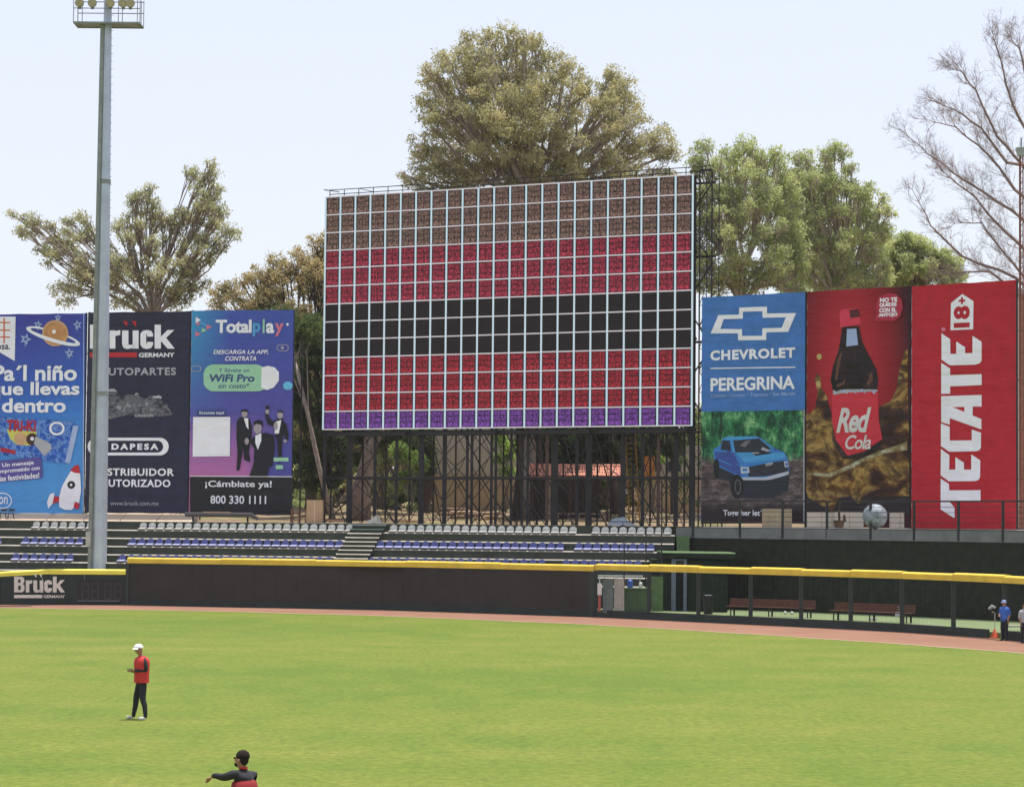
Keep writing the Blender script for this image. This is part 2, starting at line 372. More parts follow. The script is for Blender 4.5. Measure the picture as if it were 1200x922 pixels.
# seats --------------------------------------------------------------
def seat_mesh():
    """back with a rounded top, and a shallow pan; faces -Y"""
    bk = MB(); prof = []
    for k in range(9): t = math.pi * k / 8; prof.append((.205 * math.cos(t) * 1.0, .27 + .15 * math.sin(t)))
    prof = [(.205, .03)] + prof + [(-.205, .03)]
    m = len(prof); vs = [(x, -.03 + z * .10 - (abs(x) ** 2) * .6, z) for x, z in prof] + [(x, .02 + z * .10 - (abs(x) ** 2) * .6, z) for x, z in prof]
    bk.add(vs, [tuple(range(m)), tuple(reversed(range(m, 2 * m)))] + [(i, i + m, (i + 1) % m + m, (i + 1) % m) for i in range(m)])
    pn = MB(); pn.hexa([(-.2, -.34, .015), (.2, -.34, .015), (.2, -.02, .0), (-.2, -.02, .0), (-.225, -.37, .06), (.225, -.37, .06), (.215, -.01, .13), (-.215, -.01, .13)])
    return bk, pn
def mesh_of(mb, name, m):
    me = bpy.data.meshes.new(name); me.from_pydata(mb.v, [], mb.f)
    for mm in (m if isinstance(m, (list, tuple)) else [m]): me.materials.append(mm)
    me.update(); return me
SWP = mat('mid_grey_plastic', (0.34, 0.34, 0.33), 0.5, var=0.15, scale=6); SW = mat('pale_grey_plastic', (0.50, 0.50, 0.48), 0.45, var=0.12, scale=6); SB = mat('blue_plastic', (0.075, 0.09, 0.255), 0.42, var=0.2, scale=6)  # grey seat pan is a darker grey than its backrest
SBP = mat('pale_blue_plastic', (0.33, 0.34, 0.52), 0.5, var=0.15, scale=6)  # blue seat pan is a paler blue than its backrest
bk, pn = seat_mesh(); meshes = {'w': (mesh_of(bk, 'seat_back', SW), mesh_of(pn, 'seat_pan', SWP)), 'b': (mesh_of(bk, 'seat_back', SB), mesh_of(pn, 'seat_pan', SBP))}
PITCHPX = 10.5
blocks = [
  (1, 'w', 'pale grey', 'top row', [(-16, 2, 'at the far left edge'), (45, 7, 'left of the light pole'), (170, 24, 'between pole and aisle stairs'), (463, 21, 'right of the aisle stairs'), (700, 9, 'at the right end of the stand')]),
  (3, 'b', 'blue', 'middle row', [(-10, 2, 'at the far left edge'), (33, 7, 'left of the light pole'), (158, 24, 'between pole and aisle stairs'), (448, 21, 'right of the aisle stairs'), (680, 9, 'at the right end of the stand')]),
  (5, 'b', 'blue', 'front row', [(22, 7, 'left of the light pole'), (146, 24, 'between pole and aisle stairs'), (437, 20, 'right of the aisle stairs'), (665, 9, 'at the right end of the stand')]),
]
first = {}
for lev, c, cname, row, bs in blocks:
    for x0, n, where in bs:
        for k in range(n):
            px = x0 + k * PITCHPX; off = -STEP * (lev - 1) - .10
            q = backp(px, LEV[lev] + (.0 if lev == 1 else .04), off); d = backp(px + 5, 0, off) - backp(px - 5, 0, off); rz = math.atan2(d.y, d.x) + random.uniform(-.05, .05)
            lab = '%s %s seat from the left, %s, %s' % (ORD[k], cname, row, where)
            if c not in first:
                r = thing('stadium_seat', q, lab, 'seat', None, rz); first[c] = r
                for nm, me in zip(('backrest', 'seat_pan'), meshes[c]):
                    o = bpy.data.objects.new(nm, me); COL.objects.link(o); o.parent = r
            else:
                r = copy_tree(first[c], q); r.rotation_euler = (0, 0, rz)
            r['label'] = lab; r['group'] = '%s seats in the %s of the stand' % (cname, row)

# ------------------------------------------------------------------ banners (flat print lies on real hanging cloth)
_font_cache = {}
def text_mesh(s, bold=0.0, shear=0.0, spacing=1.0):
    """outline of a line of text, normalised to a unit box"""
    cu_ = bpy.data.curves.new('t', 'FONT'); cu_.body = s; cu_.size = 1; cu_.offset = bold; cu_.shear = shear; cu_.space_character = spacing; cu_.resolution_u = 3; cu_.fill_mode = 'FRONT' if hasattr(cu_, 'fill_mode') else 'BOTH'
    o = bpy.data.objects.new('t', cu_); COL.objects.link(o); bpy.context.view_layer.update()
    me = bpy.data.meshes.new_from_object(o.evaluated_get(bpy.context.evaluated_depsgraph_get()))
    vs = [v.co.copy() for v in me.vertices]; fs = [tuple(p.vertices) for p in me.polygons]
    bpy.data.objects.remove(o); bpy.data.curves.remove(cu_); bpy.data.meshes.remove(me)
    x0 = min(v.x for v in vs); x1 = max(v.x for v in vs); y0 = min(v.y for v in vs); y1 = max(v.y for v in vs)
    return [((v.x - x0) / (x1 - x0), (v.y - y0) / (y1 - y0)) for v in vs], fs
class Sheet:
    """a vertical rectangular surface standing at O, running along U; print is laid out on it in its own metres"""
    def __init__(s, A, B, zt, root):
        s.O = Vector(A); d = Vector(B) - Vector(A); d.z = 0; s.W = d.length; s.U = d.normalized(); s.N = Vector((s.U.y, -s.U.x, 0)); s.H = zt - s.O.z; s.root = root; s.lay = 0
    def uv(s, px, py):
        d = ray(px, py); t = (s.O - CAM).dot(s.N) / d.dot(s.N); q = CAM + d * t - s.O; return q.dot(s.U), q.z
    def pt(s, u, v, off=0.0): return s.O + s.U * u + Vector((0, 0, v)) + s.N * off
    def nextoff(s): s.lay += 1; return 0.005 + 0.0014 * s.lay
    def facedir(s, fs, vs):
        return fs
    def flat(s, uvs, faces, name, m, off=None, label=None):
        off = s.nextoff() if off is None else off
        mb = MB(); mb.add([s.pt(u, v, off) for u, v in uvs], faces); o = mb.build(name, m, s.root, label)
        return o
    def poly(s, pts, name, m, label=None, off=None):
        uvs = [s.uv(*p) for p in pts]
        if sum(a[0] * b[1] - b[0] * a[1] for a, b in zip(uvs, uvs[1:] + uvs[:1])) < 0: uvs.reverse()
        return s.flat(uvs, [tuple(range(len(uvs)))], name, m, off, label)
    def polys(s, lists, name, m, label=None, off=None):
        uvs = []; fs = []
        for pts in lists:
            q = [s.uv(*p) for p in pts]
            if sum(a[0] * b[1] - b[0] * a[1] for a, b in zip(q, q[1:] + q[:1])) < 0: q.reverse()
            fs.append(tuple(range(len(uvs), len(uvs) + len(q)))); uvs += q
        return s.flat(uvs, fs, name, m, off, label)
    def ring(s, outer, inner, name, m, label=None):
        n = len(outer); uvs = [s.uv(*p) for p in outer] + [s.uv(*p) for p in inner]
        return s.flat(uvs, [(i, (i + 1) % n, n + (i + 1) % n, n + i) for i in range(n)], name, m, None, label)
    def text(s, t, box, m, bold=0.0, shear=0.0, spacing=1.0, name='lettering', rot=0):
        x0, y0, x1, y1 = box; vs, fs = text_mesh(t, bold, shear, spacing); xm, ym = (x0 + x1) / 2, (y0 + y1) / 2
        ua = s.uv(x0, ym)[0]; ub = s.uv(x1, ym)[0]; vt = s.uv(xm, y0)[1]; vb = s.uv(xm, y1)[1]
        if rot == 90:      # reads upwards
            uvs = [(ua + (ub - ua) * (1 - y), vb + (vt - vb) * x) for x, y in vs]
        else:
            cx, cy = (ua + ub) / 2, (vt + vb) / 2; r = math.radians(rot); uvs = []
            for x, y in vs:
                dx, dy = (ub - ua) * (x - .5), (vt - vb) * (y - .5); uvs.append((cx + dx * math.cos(r) - dy * math.sin(r), cy + dx * math.sin(r) + dy * math.cos(r)))
        return s.flat(uvs, fs, name, m)
def circ(cx, cy, rx, ry=None, n=28, rot=0, a0=0, a1=360):
    ry = ry or rx; r = math.radians(rot); out = []
    for k in range(n):
        t = math.radians(a0 + (a1 - a0) * k / (n if a1 - a0 >= 360 else n - 1)); x, y = rx * math.cos(t), ry * math.sin(t); out.append((cx + x * math.cos(r) - y * math.sin(r), cy + x * math.sin(r) + y * math.cos(r)))
    return out
def rrect(x0, y0, x1, y1, r, n=5, rot=0):
    out = []; cx, cy = (x0 + x1) / 2, (y0 + y1) / 2
    for (ax, ay, s0) in ((x1 - r, y0 + r, -90), (x1 - r, y1 - r, 0), (x0 + r, y1 - r, 90), (x0 + r, y0 + r, 180)):
        for k in range(n): t = math.radians(s0 + 90 * k / (n - 1)); out.append((ax + r * math.cos(t), ay + r * math.sin(t)))
    c, s_ = math.cos(math.radians(rot)), math.sin(math.radians(rot))
    return [(cx + (x - cx) * c - (y - cy) * s_, cy + (x - cx) * s_ + (y - cy) * c) for x, y in out]

BY = [(-30, 162.0), (222, 158.4), (345, 157.2)]      # left banners: column -> depth
BYR = [(820, 145.8), (945, 141.6), (1192, 133.4)]    # right banners
def banner(x0, x1, ytop, ybot, YS, clothm, label, left=True):
    """ytop/ybot measured at the middle column of the banner"""
    Ya, Yb = interp(YS, x0), interp(YS, x1); xm = (x0 + x1) / 2; Ym = (Ya + Yb) / 2
    zt = P(xm, ytop, Ym).z; zb = P(xm, ybot, Ym).z
    A = Vector(((P(x0, (ytop + ybot) / 2, Ya)).x, Ya, zb)); B = Vector((P(x1, (ytop + ybot) / 2, Yb).x, Yb, zb))
    root = thing('advertising_banner', (A + B) / 2, label, 'banner')
    S = Sheet(A, B, zt, root)
    mb = MB(); nx, nz = 14, 30; off = -.012
    for j in range(nz + 1):
        for i in range(nx + 1):
            u, v = S.W * i / nx, S.H * j / nz
            # edges pull in a little between the lashing points
            e_ = .02 * math.sin(v * 4.1 + x0) * (1 if i in (0, nx) else 0); t_ = .03 * math.sin(u * 5 + x0) * (1 if j in (0, nz) else 0)
            mb.v.append(tuple(S.pt(u - (.02 + abs(e_)) * (1 if i == nx else -1 if i == 0 else 0), v - (abs(t_) if j == nz else 0) + (abs(t_) if j == 0 else 0), off)))
    for j in range(nz):
        for i in range(nx): a = j * (nx + 1) + i; mb.f.append((a, a + 1, a + nx + 2, a + nx + 1)); mb.mi.append(0)
    mb.build('cloth', clothm, root)
    fm = MB()
    for u in (0.06, S.W - .06): fm.beam(S.pt(u, -zb + DECK, -.16), S.pt(u, S.H + .02, -.16), .11)
    for u in (.06, S.W - .06):
        f2 = MB(); f2.beam(S.pt(u, -zb + DECK, -.16), S.pt(u, S.H + .02, -.16), .11); f2.build('frame_post', STEEL_D, root)
    for k in range(6):
        f2 = MB(); v = .1 + (S.H - .15) * k / 5; f2.beam(S.pt(.12, v, -.16), S.pt(S.W - .12, v, -.16), .07); f2.build('frame_rail', STEEL_D, root)
        if k < 5:
            f2 = MB(); f2.beam(S.pt(.06, v, -.2), S.pt(.06, v - 0 + .05, -2.2), .06); f2.beam(S.pt(S.W - .06, v, -.2), S.pt(S.W - .06, v + .05, -2.2), .06); f2.build('frame_brace', STEEL_D, root)
    for u in (.06, S.W - .06):
        f2 = MB(); f2.beam(S.pt(u, -zb + DECK, -2.2), S.pt(u, S.H * .86, -2.2), .09); f2.build('rear_post', STEEL_D, root)
    return S
def gradm(name, fn):
    m = bpy.data.materials.new(name); N = NT(m); fn(N); return m
def sheet_coords(N, A, U, W, zb, H):
    """u, v from 0 to 1 across a banner, from world position (print stays with the cloth)"""
    p = N.pos(); d = N.new('ShaderNodeVectorMath', operation='SUBTRACT'); N.lk(p, d.inputs[0]); d.inputs[1].default_value = tuple(A)
    dot = N.new('ShaderNodeVectorMath', operation='DOT_PRODUCT'); N.lk(d.outputs[0], dot.inputs[0]); dot.inputs[1].default_value = tuple(U)
    sx = N.new('ShaderNodeSeparateXYZ'); N.lk(d.outputs[0], sx.inputs[0])
    return N.math('DIVIDE', dot.outputs['Value'], W), N.math('DIVIDE', sx.outputs['Z'], H), p
def sheet_mat(S, name, fn, rough=.6):
    m = bpy.data.materials.new(name); N = NT(m); u, v, p = sheet_coords(N, S.O, S.U, S.W, 0, S.H)
    N.bsdf(fn(N, u, v, p), rough, 0, cloth_nodes(N), spec=.22); return m
def setcloth(S, m):
    for ch in S.root.children:
        if ch.name.startswith('cloth'): ch.data.materials[0] = m

WHITE = printm('white_print', (0.86, 0.85, 0.91)); REDP = printm('red_print', (0.52, 0.03, 0.042)); GREYP = printm('grey_print', (.42, .42, .46))
# 1 --- biscuit banner --------------------------------------------------
S = banner(-22, 99.3, 367.5, 601.5, BY, WHITE, 'blue banner with cookie planet, rocket and white words, leftmost of the large banners')
setcloth(S, sheet_mat(S, 'violet_to_sky_blue_print', lambda N, u, v, p: N.mix(N.math('MULTIPLY', N.noise(N.mapping(p, (1.2, 1.2, .12)), 1.0, 2), .25),
    N.ramp(N.math('ADD', v, N.math('MULTIPLY', u, -.12)), [(0.0, rgb(86, 160, 222)), (.33, rgb(70, 140, 215)), (.55, rgb(58, 100, 190)), (.75, rgb(66, 78, 165)), (1, rgb(66, 54, 145))]), rgb(70, 110, 190))))
S.polys([[(-10, 371), (18.3, 371), (17.3, 423), (1, 413.5), (-10, 408)]], 'pennant', WHITE)
ORP = printm('orange_print', (.62, .17, .08))
S.polys([[(0, 377), (12, 377.3), (12, 379), (0, 378.8)], [(0, 386), (12, 386.3), (12, 388), (0, 387.8)], [(0, 394), (12, 394.3), (12, 396), (0, 395.8)]], 'orange_bar', ORP)
S.polys([[(4, 372.5), (5.8, 372.5), (5.8, 402), (4, 402)]], 'orange_bar', ORP)
NAVYP = printm('navy_print', (.018, .022, .07)); VIOP = printm('violet_print', (.10, .085, .32))
S.text('psa.', (-3, 404, 12, 412), NAVYP, .02)
COOK = printm('biscuit_brown_print', (.50, .25, .10), .2); COOK2 = printm('light_biscuit_print', (.60, .36, .2)); SKYW = printm('pale_blue_print', (.36, .45, .70))
def star(cx, cy, r, rot):
    return [(cx + (r if k % 2 == 0 else r * .42) * math.cos(math.radians(rot + 36 * k)), cy + (r if k % 2 == 0 else r * .42) * math.sin(math.radians(rot + 36 * k))) for k in range(10)]
for cx, cy, r, ro in ((44.5, 380.5, 5.6, -80), (30, 397.5, 7.3, -70), (91, 380.5, 5.8, -100), (81.5, 413.5, 6, -95), (68, 372, 4.5, -90)):
    S.ring(star(cx, cy, r, ro), star(cx, cy, r * .42, ro), 'star', SKYW)
    S.polys([[(cx - 1, cy + r * .5), (cx + 1, cy + r * .5), (cx - .6, cy + r * 1.35)]], 'star_tail', SKYW)
S.ring(circ(62.5, 394, 33, 6.8, 36, 17, 180, 540), circ(62.5, 393.4, 27.5, 3.8, 36, 17, 180, 540), 'planet_ring', WHITE)
S.poly(circ(65, 390.5, 15.3), 'biscuit', COOK); S.ring(circ(65, 390.5, 15.3), circ(65, 390.5, 13.4), 'biscuit_rim', COOK2); S.poly(circ(63.5, 388.6, 2.4, n=12), 'biscuit_centre', WHITE)
a_ = circ(62.5, 394, 33, 6.8, 20, 17, 0, 180); b_ = circ(62.5, 393, 29, 3.6, 20, 17, 0, 180)
S.polys([[a_[i], a_[i + 1], b_[i + 1], b_[i]] for i in range(19)], 'planet_ring', WHITE)
S.text('Pa´l niño', (-8, 427.5, 90.5, 446.5), WHITE, .028); S.text('que llevas', (-12, 447.5, 93.5, 467.5), WHITE, .028); S.text('dentro', (2.5, 466.5, 77.5, 483.5), WHITE, .028)
PK = sheet_mat(S, 'packet_print', lambda N, u, v, p: N.ramp(N.noise(p, 2.6, 4, .7), [(.3, rgb(30, 60, 140)), (.47, rgb(48, 96, 190)), (.56, rgb(120, 160, 215)), (.62, rgb(40, 70, 150)), (.78, rgb(130, 50, 50))]), .35)
S.poly([(-10, 488), (85, 493.5), (88, 497), (76, 543.5), (50, 539), (-10, 531)], 'biscuit_packet', PK)
S.poly([(86, 498.5), (92.5, 499), (82.5, 542.5), (76.5, 542)], 'packet_seal', SKYW)
YLP = printm('yellow_print', (.60, .58, .12)); S.poly([(8, 503), (44, 506), (36, 522), (20, 521), (12, 514)], 'packet_flash', YLP)
S.text('TRi-Ki', (8, 492, 42.5, 505.5), printm('dark_red_print', (.42, .02, .03)), .04)
S.poly(circ(24.5, 514, 7.5), 'biscuit', COOK2); S.poly(circ(38, 514.5, 7), 'biscuit', printm('dark_biscuit_print', (.06, .03, .025))); S.poly(circ(38, 514, 2.2, n=12), 'biscuit_centre', WHITE)
S.poly([(42, 511), (60, 520), (61, 526), (52, 534), (40, 520)], 'packet_flash', GREYP); S.ring(circ(67, 502, 9, 8), circ(67, 502, 6.5, 5.6), 'badge', WHITE)
S.poly([(1, 524), (19, 528), (18, 532), (1, 529)], 'packet_stripe', printm('dark_red_print', (.42, .02, .03)))
S.poly(rrect(-14, 538, 50, 563, 4, rot=-5), 'message_box', VIOP)
S.text('Un mensaje', (3, 541, 40, 547), WHITE, .02, rot=5); S.text('comprometido con', (-6, 548, 47, 554), WHITE, .02, rot=5); S.text('las festividades!', (0, 555.5, 46.5, 562), WHITE, .02, rot=5)
S.ring(circ(3, 586.5, 11.5, 9.5), circ(3, 586.5, 10.3, 8.3), 'oval_logo', WHITE); S.text('on', (-1, 582, 9.5, 590.5), WHITE, .01)
S.poly([(70, 594), (69.5, 583), (73, 570), (79, 559), (84, 551), (92, 548), (94.5, 556), (95.5, 575), (93, 590), (84, 597.5), (76, 597)], 'rocket', WHITE)
S.poly([(82.5, 551), (88, 545.5), (92.5, 544.5), (94.5, 554.5), (88, 554)], 'rocket_nose', REDP); S.poly([(57, 596), (55.5, 588), (59, 579), (64.5, 577), (62, 590)], 'rocket_fin', WHITE)
S.poly([(62, 590), (64, 581.5), (70, 581.5), (69.5, 588)], 'rocket_fin', REDP); S.poly([(86.5, 594), (88.5, 587.5), (94, 590), (92, 597)], 'rocket_fin', REDP); S.poly(circ(84, 568, 4.6), 'rocket_window', printm('dark_print', (.03, .028, .03))); S.poly(circ(83.8, 568, 1.5, n=10), 'rocket_window', WHITE)
S.poly([(98.2, 366.9), (99.2, 366.8), (98.6, 600.5), (97.4, 600.5)], 'pale_hem', SKYW)

# 2 --- car-parts banner ------------------------------------------------
NAVYC = printm('navy_banner_cloth', (.026, .027, .056), .15)
S = banner(100.6, 221.7, 365.2, 601.5, BY, NAVYC, 'dark navy banner with white lettering and grey engine picture, partly behind the pole')
def bruck(S, x0, y0, x1, y1, m, dots, bar, small, mback):
    """heavy condensed word: B r u c k drawn in strokes, with two pointed dots"""
    w_, h_ = x1 - x0, y1 - y0
    def T(l): return [(x0 + a * w_, y0 + b * h_) for a, b in l]
    # B
    S.poly(T([(0, 0), (.17, 0), (.215, .06), (.23, .18), (.225, .36), (.195, .46), (.225, .55), (.235, .72), (.225, .9), (.18, 1), (0, 1)]), 'letter', m)
    S.polys([T([(.09, .17), (.13, .17), (.145, .22), (.145, .36), (.13, .4), (.09, .4)]), T([(.09, .57), (.135, .57), (.15, .62), (.15, .79), (.135, .84), (.09, .84)])], 'letter_opening', mback)
    S.polys([T([(.262, .24), (.34, .24), (.34, 1), (.262, 1)]), T([(.34, .27), (.405, .22), (.405, .43), (.34, .47)])], 'letter', m)
    S.polys([T([(.43, .24), (.515, .24), (.515, .82), (.43, .82)]), T([(.43, .82), (.515, .82), (.545, .85), (.60, .80), (.60, .96), (.50, 1.02), (.45, .97)]), T([(.572, .24), (.652, .24), (.652, 1), (.572, 1)])], 'letter', m)
    S.polys([T([(.675, .38), (.705, .26), (.76, .22), (.82, .26), (.845, .38), (.845, .5), (.765, .5), (.765, .4), (.753, .4), (.753, .8), (.765, .8), (.765, .72), (.845, .72), (.845, .84), (.82, .97), (.76, 1.02), (.705, .97), (.675, .84)])], 'letter', m)
    S.polys([T([(.866, 0), (.95, 0), (.95, 1), (.866, 1)]), T([(.95, .5), (1.04, .22), (1.13, .22), (1.02, .55), (1.135, 1), (1.04, 1), (.95, .68)])], 'letter', m)
    S.polys([T([(.44, -.16), (.50, -.14), (.50, .06), (.475, .02)]), T([(.56, -.16), (.62, -.14), (.62, .06), (.595, .02)])], 'letter_dot', dots)
    S.poly(T([(0, 1.16), (.63, 1.16), (.63, 1.36), (0, 1.36)]), 'logo_bar', bar)
    a, b = T([(.655, 1.17), (1.135, 1.36)]); S.text('GERMANY', (a[0], a[1], b[0], b[1]), small, .03)
bruck(S, 105.5, 380.5, 193, 408.5, WHITE, REDP, REDP, WHITE, NAVYC)
S.text('AUTOPARTES', (117, 430.8, 206.3, 439.8), GREYP, .03, 0, 1.15)
# picture of engine and suspension parts: many small printed shapes
gp = [printm('engine_print_%s' % n, c, .35) for n, c in (('mid', (.13, .13, .14)), ('light', (.33, .32, .33)), ('dark', (.05, .05, .065)))]
rs = random.Random(3)
S.poly([(104, 482), (110, 466), (122, 460), (137, 459), (142, 465), (152, 462), (163, 464), (170, 468), (176, 464), (186, 462), (190, 468), (196, 474), (203, 486), (190, 488), (172, 487), (160, 489), (150, 486), (140, 488), (130, 491), (118, 489)], 'engine_picture',
       sheet_mat(S, 'engine_photo_print', lambda N, u, v, p: N.ramp(N.math('ADD', N.math('MULTIPLY', N.noise(N.mapping(p, (3.2, 3.2, 4.5)), 1.0, 3, .6), .6), N.math('MULTIPLY', N.noise(N.mapping(p, (1.0, 1.0, 1.3)), 1.0, 2, .5), .4)), [(.36, rgb(38, 38, 52)), (.46, rgb(70, 70, 80)), (.52, rgb(120, 120, 126)), (.56, rgb(72, 72, 82)), (.63, rgb(168, 168, 172)), (.70, rgb(60, 60, 72))])))
for k in range(9):
    x = rs.uniform(104, 194); y = rs.uniform(465, 485) - 4 * math.sin((x - 104) / 30); a, b = rs.uniform(2, 4), rs.uniform(1, 2.2)
    S.poly(rrect(x - a, y - b, x + a, y + b, .8, 3, rs.uniform(-25, 25)) if k % 3 else circ(x, y, b * 1.1, n=12), 'engine_part', gp[k % 3 if k % 5 else 0])
S.text('rally', (180, 463.5, 190, 467), WHITE, .03); S.text('clutch', (158, 485, 180, 488.5), GREYP, .03)
S.poly([(138, 459), (134, 455.5), (110, 457), (110, 460.5), (132, 458.5)], 'engine_part', GREYP)
o1 = rrect(103, 512.8, 198, 533.5, 10.3, 8); i1 = rrect(106, 516.2, 191.5, 530.2, 7, 8)
S.ring(o1, i1, 'logo_frame', WHITE); S.text('DAPESA', (131, 519.6, 186, 527), WHITE, .045, 0, 1.4)
S.text('DISTRIBUIDOR', (113, 548.6, 204.3, 557.4), WHITE, .028, 0, 1.1); S.text('AUTORIZADO', (118.5, 561.6, 200, 570.5), WHITE, .028, 0, 1.1)
S.text('www.bruck.com.mx', (129.5, 587, 186.5, 592), GREYP, .0)

# 3 --- telephone banner ------------------------------------------------
S = banner(222.3, 343.2, 363.3, 603.5, BY, NAVYC, 'blue to pink banner with three men in dark suits beside the navy banner')
BLK = printm('black_print', (.022, .022, .026)); BLUP = printm('cyan_print', (.10, .38, .68)); GRN = printm('mint_print', (.34, .62, .42)); PNK = printm('pink_print', (.68, .20, .28)); DKB = printm('ink_blue_print', (.05, .08, .22))
def tp(N, u, v, p):
    a = N.ramp(v, [(0.16, rgb(190, 112, 165)), (.34, rgb(158, 108, 175)), (.5, rgb(88, 86, 165)), (.8, rgb(76, 86, 168)), (1, rgb(72, 92, 172))])
    f = N.math('MULTIPLY', N.math('SUBTRACT', 1.0, N.math('MULTIPLY', u, 2.6), True), N.math('MULTIPLY', N.math('SUBTRACT', v, .45), 2.2, True), True)
    a = N.mix(f, a, rgb(66, 150, 200)); g2 = N.math('MULTIPLY', N.math('SUBTRACT', u, .55, True), N.math('SUBTRACT', .7, v, True)); return N.mix(N.math('MULTIPLY', g2, 9, True), a, rgb(84, 82, 160))
setcloth(S, sheet_mat(S, 'blue_violet_pink_print', tp))
S.poly([(222.5, 557.7), (342.6, 558.5), (342.6, 603), (222.5, 603)], 'black_field', BLK); S.poly([(222.5, 557.3), (342.6, 558), (342.6, 558.9), (222.5, 558.2)], 'white_line', WHITE)
S.polys([[(229.5, 371), (229.3, 379), (235.5, 375)]], 'logo_triangle', WHITE); S.polys([[(241.5, 380), (242, 386.5), (248.6, 383)], [(230, 377.5), (236, 379), (231, 382)]], 'logo_triangle', PNK); S.polys([[(229, 388), (229, 394.5), (236, 391.5)]], 'logo_triangle', PNK)
S.polys([[(236, 390), (237, 384), (242.3, 387.2)]], 'logo_triangle', GRN); S.polys([[(234, 376.5), (243.5, 381), (240, 382), (234, 379)]], 'logo_triangle', BLUP)
S.text('Total', (252.8, 374.6, 295, 390.3), WHITE, .035, 0, .95); S.text('p', (296.3, 378.6, 305.2, 394), BLUP, .03); S.text('l', (308, 373.8, 310.2, 390.3), GRN, .03); S.text('a', (311.8, 378.6, 321.5, 390.6), WHITE, .035); S.text('y', (322.2, 378.8, 332.5, 394), PNK, .035); S.poly(circ(337, 380.2, 1.6, n=10), 'dot', WHITE)
S.text('DESCARGA LA APP,', (250, 410, 314.5, 415.6), WHITE, .02, .25); S.text('CONTRATA', (264, 417.4, 300.5, 422.8), WHITE, .02, .25)
S.ring(rrect(324.5, 403.5, 338.5, 411.5, 3.9), rrect(325.3, 404.3, 337.7, 410.7, 3.2), 'small_pill', GREYP); S.ring(rrect(224, 428.5, 236, 435.5, 3.4), rrect(224.8, 429.2, 235.2, 434.8, 2.6), 'small_pill', GREYP); S.poly(circ(331, 407.5, 1.8, n=10), 'dot', GREYP)
S.poly(rrect(238.6, 427, 312, 458.6, 12, 7), 'mint_label', GRN); S.poly([(307, 430.5), (314, 428.6), (322, 430.5), (327, 436), (327, 446), (321, 454), (313, 457), (306, 455)], 'white_device', WHITE)
S.poly([(299, 448), (310, 456.2), (304, 458.4), (298, 457)], 'mint_label', GRN)
S.text('Y llévate un', (256.5, 431.5, 292.5, 436), DKB, .01, .1); S.text('WiFi Pro', (245.5, 438.5, 298.5, 447.6), DKB, .035, .12); S.text('sin costo*', (256, 448.8, 292.5, 455), DKB, .01, .1)
S.poly(rrect(332, 447.2, 343, 456.8, 4.5), 'cyan_tab', printm('bright_cyan_print', (.16, .52, .8)))
S.poly(rrect(231, 480.5, 265, 487, 1.5), 'caption_bar', DKB); S.text('Escanea aquí', (234, 482, 263, 486), WHITE, .01); S.poly([(226.5, 488.5), (270, 488.5), (269.5, 534.5), (226, 535)], 'blank_white_card', WHITE)
SKN = printm('face_print', (.38, .33, .36)); SUIT = printm('suit_print', (.017, .017, .024))
def man(bits, face, shirt, hair):
    S.polys(bits, 'suit', SUIT); S.poly(shirt, 'shirt', WHITE); S.poly(face, 'face', SKN); S.poly(hair, 'hair', SUIT)
man([[(277.5, 494), (281, 489.5), (288, 488.5), (293, 491), (295.5, 500), (295, 512), (293.5, 520), (292, 530), (293.5, 538), (293, 541.5), (286, 538.5), (285.5, 524), (283.5, 536), (280.8, 551), (277.5, 551), (278.5, 530), (277.3, 512)]], circ(286.8, 484.5, 3.6, 4.6, 14), [(286, 490), (291, 490), (291.5, 503), (289, 500)], [(282, 483), (283, 480), (290, 479.5), (291, 483), (286, 482)])
man([[(311.5, 476.5), (315, 477.5), (314.8, 488), (320, 494), (324.5, 491), (330.5, 490.5), (335.5, 497), (338, 508), (338, 516), (335, 516.5), (332.5, 506), (331, 517), (330.2, 536), (327.5, 544), (326, 536), (325, 518), (322, 508), (322, 500), (314, 497.5), (311, 488)]], circ(328.5, 486, 3.5, 4.6, 14), [(323, 494), (330, 492), (327, 508), (322, 508)], [(325, 484), (326, 481.3), (331, 481), (332.2, 484), (328, 483)])
S.poly(circ(313.5, 482, 2.3, 3.4, 10), 'hand', SKN); S.poly([(312, 475.5), (315.5, 475), (315.5, 480), (312.5, 480)], 'phone', SUIT); S.poly(circ(323.5, 499, 2.4, 5, 10), 'hand', SKN); S.poly(circ(334.5, 516.5, 2.2, 2, 10), 'hand', SKN)
man([[(296.5, 513), (303, 508), (312, 507), (321.5, 510), (322.5, 524), (319.5, 546), (315.5, 547), (314, 557.6), (292.5, 557.6), (297.5, 543), (298.5, 526), (294, 519), (288, 527), (286, 522), (291, 515)]], circ(302.3, 501.5, 4.8, 6.8, 16), [(299.5, 510.5), (306.5, 507.5), (306.5, 516), (302.5, 527), (299.5, 519)], [(297.5, 499), (298, 494), (303.5, 491.5), (308, 494), (308.5, 501), (306.5, 498), (301, 496.5)])
S.poly(circ(289.5, 517, 2.6, 4, 10), 'hand', SKN); S.poly([(321, 536), (338.5, 536), (338.5, 540.5), (321, 540.5)], 'mint_bar', GRN); S.poly([(323.5, 545), (332, 545), (332, 549.5), (323.5, 549.5)], 'mint_bar', GRN)
S.text('¡Cámbiate ya!', (240.8, 563, 318.8, 572.8), WHITE, .02); S.text('800 330 1111', (247, 580.5, 312.3, 590.3), WHITE, .02)

